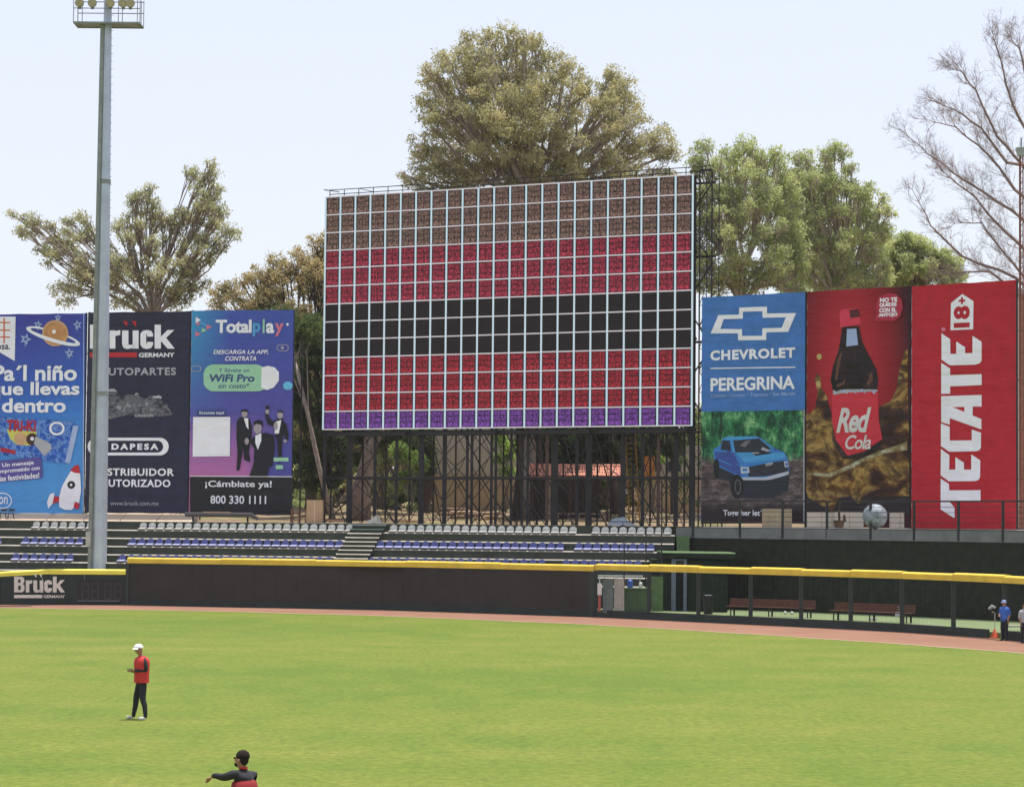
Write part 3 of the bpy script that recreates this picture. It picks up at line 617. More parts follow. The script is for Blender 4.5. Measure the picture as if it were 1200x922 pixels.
# 4 --- truck banner -----------------------------------------------------
BLU = printm('blue_banner_cloth', (.060, .185, .50), .1)
S = banner(821.3, 943.6, 345.0, 613.5, BYR, BLU, 'bright blue banner with white cross-shaped emblem above a printed blue pickup truck')
def forest(N, u, v, p):
    n = N.noise(N.mapping(p, (1.5, 1.5, 1.1)), 1.0, 5, .75, .3); n2 = N.noise(N.mapping(p, (5, 5, .45)), 1.0, 3, .6)
    c = N.ramp(n, [(.34, rgb(18, 44, 34)), (.46, rgb(36, 92, 62)), (.55, rgb(66, 138, 88)), (.66, rgb(150, 196, 140))])
    c = N.mix(N.ramp(n2, [(.55, (0, 0, 0, 1)), (.68, (1, 1, 1, 1))]), c, rgb(35, 45, 38))
    g_ = N.ramp(N.noise(N.mapping(p, (1.2, 1.2, 3.5)), 1.0, 5, .75), [(.35, rgb(48, 42, 44)), (.55, rgb(100, 88, 86)), (.7, rgb(165, 150, 148))])
    n3 = N.math('ADD', v, N.math('MULTIPLY', N.math('SUBTRACT', n, .5), .10)); c = N.mix(N.ramp(n3, [(.27, (1, 1, 1, 1)), (.30, (0, 0, 0, 1))]), c, g_)
    return N.mix(N.ramp(v, [(.055, (1, 1, 1, 1)), (.10, (0, 0, 0, 1))]), c, rgb(50, 40, 42))
FOR = sheet_mat(S, 'forest_picture_print', forest)
S.poly([(821.8, 482.3), (943.2, 480.5), (943.0, 613), (821.8, 613.4)], 'forest_picture', FOR)
def Z(l, ox, oy, k): return [(ox + x / k, oy + y / k) for x, y in l]
o_ = Z([(60, 313), (130, 148), (315, 143), (318, 80), (568, 72), (568, 133), (830, 130), (758, 298), (562, 303), (560, 372), (308, 375), (306, 312)], 825, 350, 7.683)
i_ = Z([(148, 272), (178, 184), (350, 180), (352, 118), (526, 113), (528, 172), (738, 168), (700, 262), (526, 266), (524, 334), (344, 336), (343, 275)], 825, 350, 7.683)
S.ring(o_, i_, 'cross_emblem', WHITE)
S.text('CHEVROLET', (832.5, 408.8, 932, 420.8), WHITE, .045, 0, 1.15); S.poly([(832.5, 431), (932.2, 429.6), (932.2, 430.9), (832.5, 432.3)], 'white_line', WHITE)
S.text('PEREGRINA', (832.8, 441.5, 931.6, 457.2), WHITE, .03); S.text('Centro • Loreto • Tepeaca • San Martín', (833, 460.4, 932, 465.3), SKYW, .01)
K = lambda l: Z(l, 815, 475, 6.356)
TRB = printm('truck_blue_print', (.05, .22, .58)); TRB2 = printm('truck_pale_blue_print', (.08, .34, .66)); TRD = printm('truck_dark_print', (.03, .035, .045)); TRV = printm('truck_shadow_blue_print', (.05, .09, .32)); SILV = printm('silver_print', (.5, .54, .62))
S.poly(K([(140, 400), (700, 470), (690, 640), (560, 690), (290, 690), (250, 560), (160, 540)]), 'truck_underside', TRD)
S.poly(K([(132, 330), (190, 290), (205, 245), (240, 232), (455, 230), (500, 250), (590, 320), (665, 350), (690, 400), (700, 490), (520, 545), (345, 545), (270, 500), (170, 455), (140, 400)]), 'truck_body', TRB)
S.poly(K([(205, 250), (240, 234), (455, 231), (480, 243), (265, 258)]), 'truck_roof', TRB2)
S.poly(K([(275, 262), (475, 245), (565, 320), (500, 355), (400, 348), (300, 350)]), 'truck_windscreen', TRD)
S.poly(K([(200, 262), (255, 262), (268, 340), (190, 330)]), 'truck_side_window', TRD)
S.poly(K([(140, 345), (285, 352), (330, 440), (340, 520), (262, 490), (170, 440)]), 'truck_side', TRV)
S.poly(K([(300, 352), (440, 352), (560, 355), (660, 352), (672, 395), (520, 415), (370, 425)]), 'truck_bonnet', TRB2)
S.poly(K([(415, 345), (500, 340), (580, 350), (545, 362), (450, 374)]), 'truck_bonnet_scoop', TRD); S.polys([K([(420, 350), (470, 348), (480, 356), (430, 360)]), K([(500, 310), (560, 335), (540, 342), (490, 330)])], 'truck_highlight', GREYP)
S.poly(K([(400, 445), (520, 425), (665, 410), (695, 480), (690, 500), (520, 525), (395, 530)]), 'truck_grille', TRD)
S.poly(K([(520, 432), (545, 426), (580, 424), (578, 440), (555, 448), (525, 452)]), 'truck_emblem', GREYP)
S.ring(K([(338, 455), (400, 458), (405, 500), (342, 508)]), K([(352, 468), (388, 470), (390, 488), (354, 490)]), 'truck_headlight', SILV); S.ring(K([(660, 415), (692, 418), (696, 455), (668, 462)]), K([(672, 425), (690, 428), (692, 446), (674, 450)]), 'truck_headlight', SILV)
S.poly(K([(345, 535), (520, 535), (695, 488), (698, 512), (560, 556), (360, 556)]), 'truck_bumper', SILV)
S.polys([K(circ(312, 605, 48, 92, 18)), K(circ(158, 470, 22, 75, 14))], 'truck_wheel', printm('tyre_print', (.02, .02, .022))); S.ring(K(circ(318, 605, 24, 58, 14)), K(circ(318, 605, 17, 46, 14)), 'truck_wheel_rim', gp[0])
S.polys([K([(410, 458 - 0 + k * 14), (650, 428 + k * 14), (650, 431 + k * 14), (410, 462 + k * 14)]) for k in range(5)], 'truck_grille_bar', gp[2]); S.poly(K([(470, 560), (560, 552), (690, 520), (690, 600), (560, 650), (380, 660), (360, 570)]), 'truck_bumper_shadow', TRD)
S.poly(K([(300, 430), (330, 440), (395, 448), (520, 424), (668, 402), (668, 410), (520, 433), (395, 458), (325, 452)]), 'truck_bonnet_edge', TRB); S.poly(K([(258, 338), (240, 330), (236, 350), (256, 356)]), 'truck_mirror', TRV); S.poly(K([(585, 318), (606, 312), (612, 330), (592, 334)]), 'truck_mirror', TRV)
S.poly(K([(176, 400), (268, 440), (268, 446), (176, 408)]), 'truck_side_crease', TRB2); S.polys([K([(282, 262), (268, 258), (282, 345), (300, 350)]), K([(475, 245), (486, 247), (575, 318), (565, 320)])], 'truck_pillar', TRB2); S.poly(K([(330, 300), (380, 262), (420, 260), (375, 310)]), 'truck_windscreen_glint', gp[0])
S.polys([K([(x, 60), (x + w, 60), (x + w - 3, h), (x + 2, h)]) for x, w, h in ((60, 16, 300), (120, 12, 250), (655, 18, 350), (720, 22, 420), (755, 30, 480), (560, 10, 240), (500, 8, 200))], 'tree_trunk_picture', printm('trunk_print', (.10, .12, .10)), off=.0035)
S.text('Together let´s drive', (848, 597.5, 917, 606), WHITE, .02)
S.poly([(942, 480), (943.2, 480), (943.2, 612), (942, 612)], 'pale_hem', GREYP)

# 5 --- cola banner ------------------------------------------------------
S = banner(944.8, 1066.3, 338.3, 618.0, BYR, REDP, 'dark red banner with a cola bottle standing in a golden splash')
def cola(N, u, v, p):
    d = N.math('ADD', N.math('POWER', N.math('SUBTRACT', u, .42), 2), N.math('MULTIPLY', N.math('POWER', N.math('SUBTRACT', v, .62), 2), .6))
    c = N.ramp(d, [(0, rgb(185, 48, 55)), (.12, rgb(150, 32, 42)), (.35, rgb(62, 26, 32))])
    return c
setcloth(S, sheet_mat(S, 'deep_red_print', cola))
def splash(N, u, v, p):
    n = N.noise(N.mapping(p, (.42, .42, .62)), 1.0, 6, .58, .5)
    return N.mix(N.ramp(N.noise(N.mapping(p, (1.3, 1.3, 1.6)), 1.0, 4, .6, .5), [(.45, (0, 0, 0, 1)), (.62, (.75, .75, .75, 1))]), N.ramp(n, [(.30, rgb(34, 18, 17)), (.44, rgb(58, 34, 24)), (.50, rgb(112, 78, 40)), (.56, rgb(172, 142, 76)), (.60, rgb(120, 86, 44)), (.66, rgb(66, 38, 24)), (.72, rgb(170, 150, 100))]), rgb(46, 27, 22))
    return N.ramp(n, [(.30, rgb(30, 16, 16)), (.42, rgb(44, 24, 20)), (.47, rgb(100, 66, 34)), (.51, rgb(178, 150, 82)), (.545, rgb(70, 42, 26)), (.60, rgb(52, 30, 24)), (.645, rgb(196, 182, 124)), (.69, rgb(84, 54, 30))])
SPL = sheet_mat(S, 'golden_splash_print', splash, .4)
K = lambda l: Z(l, 940, 470, 5.763)
S.poly(K([(26, 560), (722, 560), (722, 765), (26, 765)]), 'dark_field', printm('dark_brown_print', (.03, .02, .022)))
S.poly(K([(25, 90), (60, 80), (90, 40), (105, -60), (85, -150), (100, -190), (125, -160), (130, -90), (165, -40), (180, 20), (215, 120), (250, 330), (340, 390), (470, 330), (520, 260), (520, 40), (600, 0), (640, -90), (655, -200), (690, -330), (715, -350), (712, -100), (722, 200), (724, 640), (500, 650), (420, 640), (380, 700), (330, 640), (250, 650), (210, 750), (60, 740), (28, 600)]), 'splash', SPL)
S.poly(K([(26, 640), (210, 750), (330, 650), (390, 700), (430, 640), (724, 640), (724, 765), (26, 765)]), 'dark_field', printm('dark_brown_print', (.03, .02, .022)))
S.polys([Z(circ(128, 528, 20, 24, 8), 940, 335, 6.36), Z(circ(122, 730, 20, 26, 8), 940, 335, 6.36)], 'splash_drop', printm('gold_drop_print', (.5, .36, .13)))
K2 = lambda l: Z(l, 940, 335, 6.36)
BOT = sheet_mat(S, 'dark_glass_print', lambda N, u, v, p: N.ramp(N.noise(N.mapping(p, (1.2, 1.2, .4)), 1.0, 4, .6), [(.35, rgb(26, 20, 22)), (.6, rgb(48, 32, 32)), (.75, rgb(92, 62, 52))]), .3)
S.poly(K2([(300, 305), (425, 300), (450, 420), (500, 520), (555, 620), (568, 700), (560, 770), (570, 1000), (590, 1200), (500, 1290), (300, 1290), (225, 1150), (235, 800), (212, 700), (230, 600), (275, 470)]), 'bottle', BOT)
S.poly(K2([(262, 560), (285, 500), (300, 500), (282, 580), (262, 700), (245, 700)]), 'bottle_highlight', printm('amber_glint_print', (.13, .06, .04))); S.poly(K2([(505, 660), (520, 640), (530, 700), (500, 740), (480, 735)]), 'bottle_highlight', printm('amber_glint_print', (.13, .06, .04))); S.poly(K2([(250, 740), (300, 720), (325, 690), (318, 730), (270, 755)]), 'bottle_highlight', printm('amber_glint_print', (.13, .06, .04)))
S.poly(K2([(335, 322), (405, 318), (418, 440), (330, 452)]), 'bottle_highlight', SKYW); S.poly(K2([(280, 190), (300, 176), (420, 168), (440, 285), (285, 310)]), 'bottle_cap', printm('cap_red_print', (.66, .05, .09))); S.poly(K2([(352, 180), (420, 172), (435, 230), (360, 240)]), 'bottle_cap_mark', printm('dark_cap_print', (.10, .02, .03)))
S.poly(K2([(225, 805), (330, 790), (568, 782), (572, 1000), (600, 1140), (540, 1180), (470, 1230), (340, 1265), (255, 1150), (222, 1000)]), 'bottle_label', printm('label_red_print', (.60, .035, .055)))
S.poly(K2([(232, 790), (330, 770), (562, 772), (566, 785), (330, 795), (234, 812)]), 'foam', GREYP)
for k in range(14): x = 240 + k * 23; S.poly(K2(circ(x, 785 + 8 * math.sin(k * 2), 9 + 4 * math.sin(k * 5), n=8)), 'foam', SKYW if k % 2 else GREYP)
CRM = printm('cream_print', (.66, .64, .62))
S.text('Red', (980.5, 477.5, 1021.5, 507), CRM, .03, .35, .9); S.text('Cola', (991, 509.5, 1021, 526.5), CRM, .015, .3, .9)
S.poly(K([(22, 482), (180, 490), (300, 440), (420, 380), (520, 340), (640, 300), (712, 270), (712, 330), (560, 352), (430, 400), (330, 455), (200, 512), (60, 500)]), 'splash_highlight', sheet_mat(S, 'pale_splash_print', lambda N, u, v, p: N.ramp(N.noise(p, 1.6, 5, .7, 1), [(.35, rgb(110, 88, 48)), (.5, rgb(150, 140, 100)), (.65, rgb(188, 190, 170))]), .4))
S.poly(K2([(640, 55), (700, 60), (745, 100), (755, 160), (735, 225), (690, 262), (540, 262), (560, 210), (552, 150), (575, 85)]), 'speech_bubble', printm('bubble_red_print', (.42, .03, .06)))
for i, (t, a, b) in enumerate((('NO TE', 583, 712), ('QUEDES', 580, 708), ('CON EL', 578, 706), ('ANTOJO', 572, 714))):
    S.text(t, (940 + a / 6.36, 335 + (88 + i * 38) / 6.36, 940 + b / 6.36, 335 + (121 + i * 38) / 6.36), WHITE, .05)
S.text('Consume con medida', (1038, 599, 1061, 601.5), GREYP, .0)

# 6 --- red beer banner --------------------------------------------------
RED = printm('bright_red_banner_cloth', (.47, .018, .030), .08)
S = banner(1067.6, 1191.2, 331.5, 621.3, BYR, RED, 'bright red banner with huge white letters reading upwards, rightmost of the large banners')
K = lambda l: Z(l, 1090, 340, 6.586); L2 = lambda l: Z(l, 1090, 480, 6.586)
S.poly(K([(88, 332), (155, 378), (157, 492), (202, 492), (202, 396), (270, 440), (270, 487), (327, 486), (327, 352), (398, 398), (397, 545), (380, 566), (350, 575), (152, 580), (88, 535)]), 'letter', WHITE)
S.poly(K([(86, 560), (155, 604), (155, 655), (398, 648), (398, 732), (155, 742), (155, 798), (86, 800)]), 'letter', WHITE)
S.poly([*K([(86, 818), (398, 808), (398, 898), (330, 897)]), *L2([(328, 44), (396, 72), (396, 152), (152, 65), (152, 115), (86, 95)])], 'letter', WHITE)
S.poly([*K([(168, 902), (264, 900)]), *L2([(266, 18), (205, -8)])], 'letter_opening', RED)
S.poly(L2([(84, 105), (152, 132), (152, 238), (322, 236), (322, 152), (394, 178), (393, 290), (384, 310), (360, 320), (148, 324), (84, 280)]), 'letter', WHITE)
S.poly(L2([(84, 302), (150, 350), (148, 462), (196, 462), (196, 366), (262, 408), (262, 462), (318, 462), (318, 344), (388, 390), (386, 520), (374, 542), (350, 550), (146, 552), (82, 506)]), 'letter', WHITE)
S.poly(L2([(82, 530), (146, 572), (148, 622), (390, 620), (390, 706), (150, 708), (190, 755), (190, 838), (82, 768)]), 'letter', WHITE)
S.poly(K([(250, 30), (336, 86), (333, 302), (158, 310), (162, 100)]), 'age_mark', WHITE)
S.text('18', (1090 + 182 / 6.586, 340 + 122 / 6.586, 1090 + 308 / 6.586, 340 + 290 / 6.586), RED, .05, rot=90); S.text('+', (1090 + 222 / 6.586, 340 + 55 / 6.586, 1090 + 272 / 6.586, 340 + 108 / 6.586), RED, .05)
S.poly(K(circ(104, 303, 17, n=14)), 'registered_mark', PNK)

# print on the left outfield wall
class Dummy: pass
A = wallp(2, 0); B = wallp(146, 0); S = Sheet(A, B, 2.0, lw); S.N = -S.N if S.N.y > 0 else S.N
# lettering follows the wall line: stand 3 cm proud of it
S.O = S.O + S.N * .035
CRW = mat('cream_wall_paint', (.74, .68, .60), .7, var=.1)
def _d(name, m, pts, off=0.0): pass
bruck(S, 16.5, 675.3, 69, 693.8, CRW, CRW, CRW, CRW, DKGREEN)
clk = thing('game_clock', wallp(120, .3, -.1), 'dark unlit four-digit clock panel on the low wall beside the white lettering', 'clock')
S2 = Sheet(wallp(94, .25, -.09), wallp(143.5, .25, -.09), 1.5, clk)
CLK = mat('clock_black', (.018, .018, .02), .5); LED = mat('unlit_led', (.062, .05, .045), .6)
mb = MB(); q0, q1 = S2.pt(0, .02), S2.pt(S2.W, .02); mb.hexa([q0, q1, q1 - S2.N * .08, q0 - S2.N * .08] + [v + Vector((0, 0, 1.15)) for v in (q0, q1, q1 - S2.N * .08, q0 - S2.N * .08)]); mb.build('clock_face', CLK, clk)
for x in (95.8, 107.2, 122.2, 133.7):
    w_ = 8.2; y0, y1 = 683, 702; sg = []
    for (a, b, c, d) in ((x, y0, x + w_, y0 + 1.1), (x, (y0 + y1) / 2 - .5, x + w_, (y0 + y1) / 2 + .6), (x, y1 - 1.1, x + w_, y1), (x, y0, x + 1.1, y1), (x + w_ - 1.1, y0, x + w_, y1)):
        sg.append([(a, b), (c, b), (c, d), (a, d)])
    S2.polys(sg, 'clock_digit', LED)
mb = MB(); mb.beam(S2.pt(0, 0, .02), S2.pt(S2.W, 0, .02), .05); mb.build('clock_shelf', mat('grey_steel', (.16, .17, .18), .5), clk)

# ------------------------------------------------------------------ big screen and its steelwork
YL, YR = 158.6, 146.7
bl0 = P(380.5, 367, YL); br0 = P(811.5, 351, YR); bl0.z = br0.z = 0
U = (br0 - bl0); WB = U.length; U.normalize(); NB = Vector((U.y, -U.x, 0)); ANG = math.atan2(U.y, U.x)
zB = (P(378.5, 503.3, YL).z + P(812, 498.3, YR).z) / 2; zT = (P(381, 231.5, YL).z + P(811, 205, YR).z) / 2
HB = zT - zB; CW = WB / 23; CH = HB / 13
vb = thing('video_board', (bl0 + br0) / 2 + Vector((0, 0, DECK)), 'giant outdoor screen of brown, red, black and purple panels on dark steel towers', 'screen')
def bp(u, z, off=0.0): return bl0 + U * u + Vector((0, 0, z)) + NB * off
def panel_mat(name, c0, c1, lit):
    m = bpy.data.materials.new(name); N = NT(m); tc = N.new('ShaderNodeTexCoord').outputs['Object']; s = N.new('ShaderNodeSeparateXYZ'); N.lk(tc, s.inputs[0])
    info = N.new('ShaderNodeObjectInfo').outputs['Random']
    if lit == 0: N.bsdf(N.mix(N.noise(tc, 3, 3), c0, c1), .6, 0, spec=.12); return m
    # module grid 2 x 3 with thin dark joints, plus the blurred numerals of the test picture
    fx = N.math('FRACT', N.math('ADD', N.math('MULTIPLY', s.outputs[0], 2 / (CW * .82)), 10.0)); fz = N.math('FRACT', N.math('ADD', N.math('MULTIPLY', s.outputs[2], 3 / (CH * .9)), 10.5))
    jx = N.math('LESS_THAN', N.math('ABSOLUTE', N.math('SUBTRACT', fx, .5)), .40); jz = N.math('LESS_THAN', N.math('ABSOLUTE', N.math('SUBTRACT', fz, .5)), .38)
    j = N.math('MULTIPLY', N.math('ADD', N.math('MULTIPLY', jx, .35), .65), N.math('ADD', N.math('MULTIPLY', jz, .5), .5))
    sh = N.new('ShaderNodeCombineXYZ'); N.lk(N.math('MULTIPLY', info, 37.0), sh.inputs[0]); N.lk(N.math('MULTIPLY', info, 11.0), sh.inputs[2])
    ad = N.new('ShaderNodeVectorMath', operation='ADD'); N.lk(tc, ad.inputs[0]); N.lk(sh.outputs[0], ad.inputs[1])
    n = N.noise(N.mapping(ad.outputs[0], (9, 1, 6)), 1.0, 2, .6)
    g_ = N.ramp(n, [(.38, (.22, .24, .27, 1)), (.5, (.85, .85, .85, 1)), (.62, (1.55, 1.5, 1.45, 1))])
    edge = N.math('GREATER_THAN', N.math('ABSOLUTE', N.math('ADD', s.outputs[0], CW * .035)), CW * .385)
    up = N.ramp(N.math('ADD', N.math('DIVIDE', s.outputs[2], CH), .5), [(.12, (1.25, 1.25, 1.25, 1)), (.4, (.95, .95, .95, 1)), (1, (.85, .85, .85, 1))])
    c = N.mix(1.0, N.mix(N.noise(ad.outputs[0], 1.5, 2), c0, c1), g_, 'MULTIPLY'); c = N.mix(1.0, c, up, 'MULTIPLY')
    jc = N.new('ShaderNodeCombineColor'); [N.lk(j, jc.inputs[k]) for k in range(3)]
    c = N.mix(1.0, c, jc.outputs[0], 'MULTIPLY'); c = N.mix(edge, c, (.012, .018, .03, 1))
    N.bsdf((.012, .011, .012, 1), .6, 0, None, c, lit, spec=.12); return m
LIT = .47
PM = {'brown': panel_mat('lit_panel_brown', (.20, .105, .085, 1), (.155, .11, .080, 1), LIT), 'rose': panel_mat('lit_panel_rose', (.33, .030, .060, 1), (.27, .028, .045, 1), LIT),
      'black': panel_mat('unlit_panel', (.026, .021, .022, 1), (.032, .025, .026, 1), 0), 'red': panel_mat('lit_panel_red', (.34, .018, .032, 1), (.28, .022, .032, 1), LIT), 'purple': panel_mat('lit_panel_purple', (.19, .06, .33, 1), (.15, .05, .27, 1), LIT)}
CASE = mat('cabinet_case', (.02, .02, .022), .5)
cme = {}
for k, m in PM.items():
    mb = MB(); hw, hh = CW / 2 - .004, CH / 2 - .004
    mb.hexa([(-hw, 0, -hh), (hw, 0, -hh), (hw, .16, -hh), (-hw, .16, -hh), (-hw, 0, hh), (hw, 0, hh), (hw, .16, hh), (-hw, .16, hh)], 1)
    mb.add([(-hw + .05, -.008, -hh + .04), (hw - .05, -.008, -hh + .04), (hw - .05, -.008, hh - .04), (-hw + .05, -.008, hh - .04)], [(0, 1, 2, 3)], 0)
    me = bpy.data.meshes.new('cabinet'); me.from_pydata(mb.v, [], mb.f); me.materials.append(m); me.materials.append(CASE); me.polygons.foreach_set('material_index', mb.mi); me.update(); cme[k] = me
rows = ['brown'] * 3 + ['rose'] * 3 + ['black'] * 3 + ['red'] * 3 + ['purple']
for r in range(13):
    for c in range(23):
        q = bp((c + .5) * CW, zT - (r + .5) * CH); o = place('cabinet', cme[rows[r]], q, vb); o.rotation_euler = (0, 0, ANG)
BAR = bpy.data.materials.new('white_panel_edge'); N = NT(BAR); N.bsdf((.54, .65, .72, 1), .4, 0, None, (.50, .63, .74, 1), .22)
BARH = bpy.data.materials.new('pinkish_panel_edge'); N = NT(BARH); N.bsdf((.60, .55, .59, 1), .4, 0, None, (.62, .54, .60, 1), .17)
for c in range(24):
    mb = MB(); mb.beam(bp(c * CW, zB - .03, .035), bp(c * CW, zT + .03, .035), .108, .05); mb.build('vertical_edge', BAR, vb)
for r in range(14):
    mb = MB(); mb.beam(bp(-.03, zB + r * CH, .025), bp(WB + .03, zB + r * CH, .025), .05, .072); mb.build('horizontal_edge', BARH, vb)
# steelwork
STEEL = mat('black_steelwork', (.022, .018, .019), .6, .0, var=.3, scale=1.5); STEELB = mat('rust_brown_steelwork', (.09, .05, .042), .7, var=.3)
def col_u(px, off=0.0):    # position along the board of a column seen at this photo column
    d = ray(px, 555); q = bp(0, 0, off); t = (q - CAM).dot(NB) / d.dot(NB); h = CAM + d * t - q; return h.dot(U)
front = [(380, .2), (409.8, .36), (439.4, .2), (464.7, .18), (493.7, .34), (521, .26), (547.5, .17), (552.9, .17), (576, .17), (581, .17), (599, .15), (612, .17), (618.5, .17), (641, .2), (650, .42), (676, .2), (690, .38), (730, .3), (753, .2), (771.5, .18), (792, .26), (811, .34)]
for px, wd in front:
    mb = MB(); u = col_u(px, -.5); mb.beam(bp(u, DECK, -.5), bp(u, zT - .1, -.5), wd, .24); mb.build('column', STEELB if px in (641, 771.5) else STEEL, vb)
rear = [388, 425, 452, 480, 508, 534, 562, 590, 606, 629, 660, 700, 716, 742, 762, 781, 802]
for px in rear:
    mb = MB(); u = col_u(px, -3.0); mb.beam(bp(u, DECK, -3.0), bp(u, zT - .1, -3.0), .11); mb.build('rear_column', STEEL, vb)
for (z0, h_) in ((zB - .28, .26), (P(600, 559.5, 152).z, .15), (zB + 5, .16), (zB + 10, .16), (zT - .1, .2)):
    mb = MB(); mb.beam(bp(-.1, z0, -.36), bp(WB + .1, z0, -.36), .12, h_); mb.build('cross_beam', STEEL, vb)
    mb = MB(); mb.beam(bp(-.1, z0, -2.88), bp(WB + .1, z0, -2.88), .10, .13); mb.build('rear_beam', STEEL, vb)
    mb = MB()
mb = MB(); mb.hexa([bp(0, zB - .18, -.25), bp(WB, zB - .18, -.25), bp(WB, zB - .18, -1.3), bp(0, zB - .18, -1.3)] + [bp(0, zB - .12, -.25), bp(WB, zB - .12, -.25), bp(WB, zB - .12, -1.3), bp(0, zB - .12, -1.3)]); mb.build('catwalk', STEEL, vb)
for k in range(4):
    a, b = WB * k / 4 + .3, WB * (k + 1) / 4 - .3; mb = MB(); mb.beam(bp(a, zB - .30, .0), bp(b, zB - .30, .0), .06, .22); mb.build('lower_fascia', STEEL, vb)
zm = P(600, 559.5, 152).z; rr = random.Random(11)
us = [col_u(px, -.5) for px, _ in front]
for i in range(len(us) - 1):
    a, b = us[i], us[i + 1]
    if b - a < .6: continue
    for (z0, z1) in ((DECK, zm), (zm, zB - .3)):
        n = 2 if b - a > 1.1 else 1
        for k in range(n):
            s = rr.random(); mb = MB(); lo, hi = z0 + (z1 - z0) * k / n, z0 + (z1 - z0) * (k + 1) / n
            if s < .55: mb.beam(bp(a, lo, -.45), bp(b, hi, -.45), .045)
            if s > .45: mb.beam(bp(b, lo, -.41), bp(a, hi, -.41), .045)
            mb.build('brace', STEEL, vb)
ur = [col_u(px, -3.0) for px in rear]
for i in range(len(ur) - 1):
    a, b = ur[i], ur[i + 1]
    for (z0, z1) in ((DECK, zm), (zm, zB)):
        mb = MB(); mb.beam(bp(a, z0, -2.9), bp(b, z1, -2.9), .035); mb.beam(bp(b, z0, -2.85), bp(a, z1, -2.85), .035); mb.build('rear_brace', STEEL, vb)
for i in range(0, len(us) - 1, 2):      # ties and slanting struts from the front line to the rear line
    u = us[i]; mb = MB(); mb.beam(bp(u, DECK, -3.0), bp(u + rr.uniform(-.9, .9), zm, -.5), .06); mb.beam(bp(u, zm, -3.0), bp(u + rr.uniform(-.9, .9), zB, -.5), .06); mb.build('strut', STEEL, vb)
for k in range(7):
    for j in range(3):
        a, b = WB * k / 7, WB * (k + 1) / 7; z0, z1 = zB + HB * j / 3, zB + HB * (j + 1) / 3; mb = MB(); mb.beam(bp(a, z0, -2.9), bp(b, z1, -2.9), .07); mb.beam(bp(b, z0, -2.8), bp(a, z1, -2.8), .07); mb.build('rear_brace', STEEL, vb)
# railing over the top edge
n = 24
for k in range(n + 1):
    u = -.3 + (WB + .5) * k / n; mb = MB(); mb.beam(bp(u, zT - .05, -.9), bp(u, zT + .58, -.9), .05); mb.build('railing_post', STEEL, vb)
for h_ in (.30, .58):
    mb = MB(); mb.beam(bp(-.6 if h_ > .5 else -.3, zT + h_, -.9), bp(WB + .9, zT + h_, -.9), .045); mb.build('top_rail', STEEL, vb)
mb = MB(); mb.beam(bp(-.75, zT + .64, -.9), bp(.4, zT + .42, -.9), .05); mb.build('rail_end', STEEL, vb); mb = MB(); mb.beam(bp(1.9, zT + .56, -.9), bp(2.9, zT + .3, -.9), .04); mb.build('rail_end', STEEL, vb)
# lattice ladder tower at the right end
ta, tb_ = WB + .25, WB + 1.02; zt2 = zT + .3
for u, off in ((ta, -.4), (tb_, -.4), (ta, -1.4), (tb_, -1.4)):
    mb = MB(); mb.beam(bp(u, DECK, off), bp(u, zt2, off), .085 if off > -1 else .045); mb.build('tower_leg', STEEL, vb)
k = 0; z = DECK + .2
while z + 1.25 < zt2:
    mb = MB(); mb.beam(bp(ta, z, -.4), bp(tb_, z, -.4), .04); mb.beam(bp(ta, z, -1.4), bp(tb_, z, -1.4), .03)
    mb.beam(bp(ta if k % 2 else tb_, z, -.4), bp(tb_ if k % 2 else ta, z + 1.25, -.4), .035); mb.beam(bp(tb_ if k % 2 else ta, z, -1.4), bp(ta if k % 2 else tb_, z + 1.25, -1.4), .03)
    mb.beam(bp(ta, z, -.4), bp(ta, z + 1.25, -1.4), .03); mb.build('tower_lattice', STEEL, vb); z += 1.25; k += 1
mb = MB(); mb.beam(bp(ta, zt2, -.4), bp(tb_, zt2, -.4), .08); mb.build('tower_head', STEEL, vb)

# ------------------------------------------------------------------ floodlight pole on the left
PY = 147.8; px0 = P(116.3, 600, PY).x; base = Vector((px0, PY, 0))
lp = thing('floodlight_pole', base, 'tall tapering grey steel floodlight pole with lamp cage at the top, left side', 'light pole')
GALV = mat('galvanised_steel', (.46, .51, .60), .42, .25, var=.14, scale=.8, spec=.5); GALV2 = mat('dull_grey_steel', (.25, .27, .26), .6, var=.2)
zc = P(125, 30, PY).z
mb = MB(); mb.tube([(px0 + .06, PY, 1.9), (px0 + .05, PY, 12), (px0 + .03, PY, 24), (px0, PY, 41)], [.43, .375, .30, .19], 12); o = mb.build('pole', GALV, lp)
for z in (12.0, 24.3):
    mb = MB(); mb.tube([(px0 + .04, PY, z), (px0 + .04, PY, z + .25)], .40 if z < 20 else .32, 12); mb.build('pole_collar', GALV2, lp)
mb = MB(); mb.box((px0, PY, .96), (1.6, 1.5, 1.92)); mb.build('concrete_footing', CONC, lp)
mb = MB(); mb.box((px0 + .06, PY, 1.96), (1.15, 1.15, .08)); mb.build('base_plate', GALV2, lp)
mb = MB(); mb.tube([(px0 - .46, PY - .20, 2.0), (px0 - .25, PY - .16, zc)], .13, 8); mb.build('cable_duct', GALV2, lp)
for k in range(70):
    z = 4 + k * .45
    mb = MB(); r_ = .43 - z * .0058; mb.beam((px0 + r_ - .02, PY - .08, z), (px0 + r_ + .13, PY - .1, z), .022); mb.build('climbing_peg', GALV2, lp)
mb = MB(); mb.box((px0 - .55, PY - .35, 3.75), (.26, .22, .85)); mb.build('switch_box', mat('grey_box', (.45, .45, .44), .5), lp)
LAMPB = mat('lamp_body', (.22, .18, .13), .5, .3); GLS = mat('lamp_glass', (.42, .36, .26), .2, spec=.6)
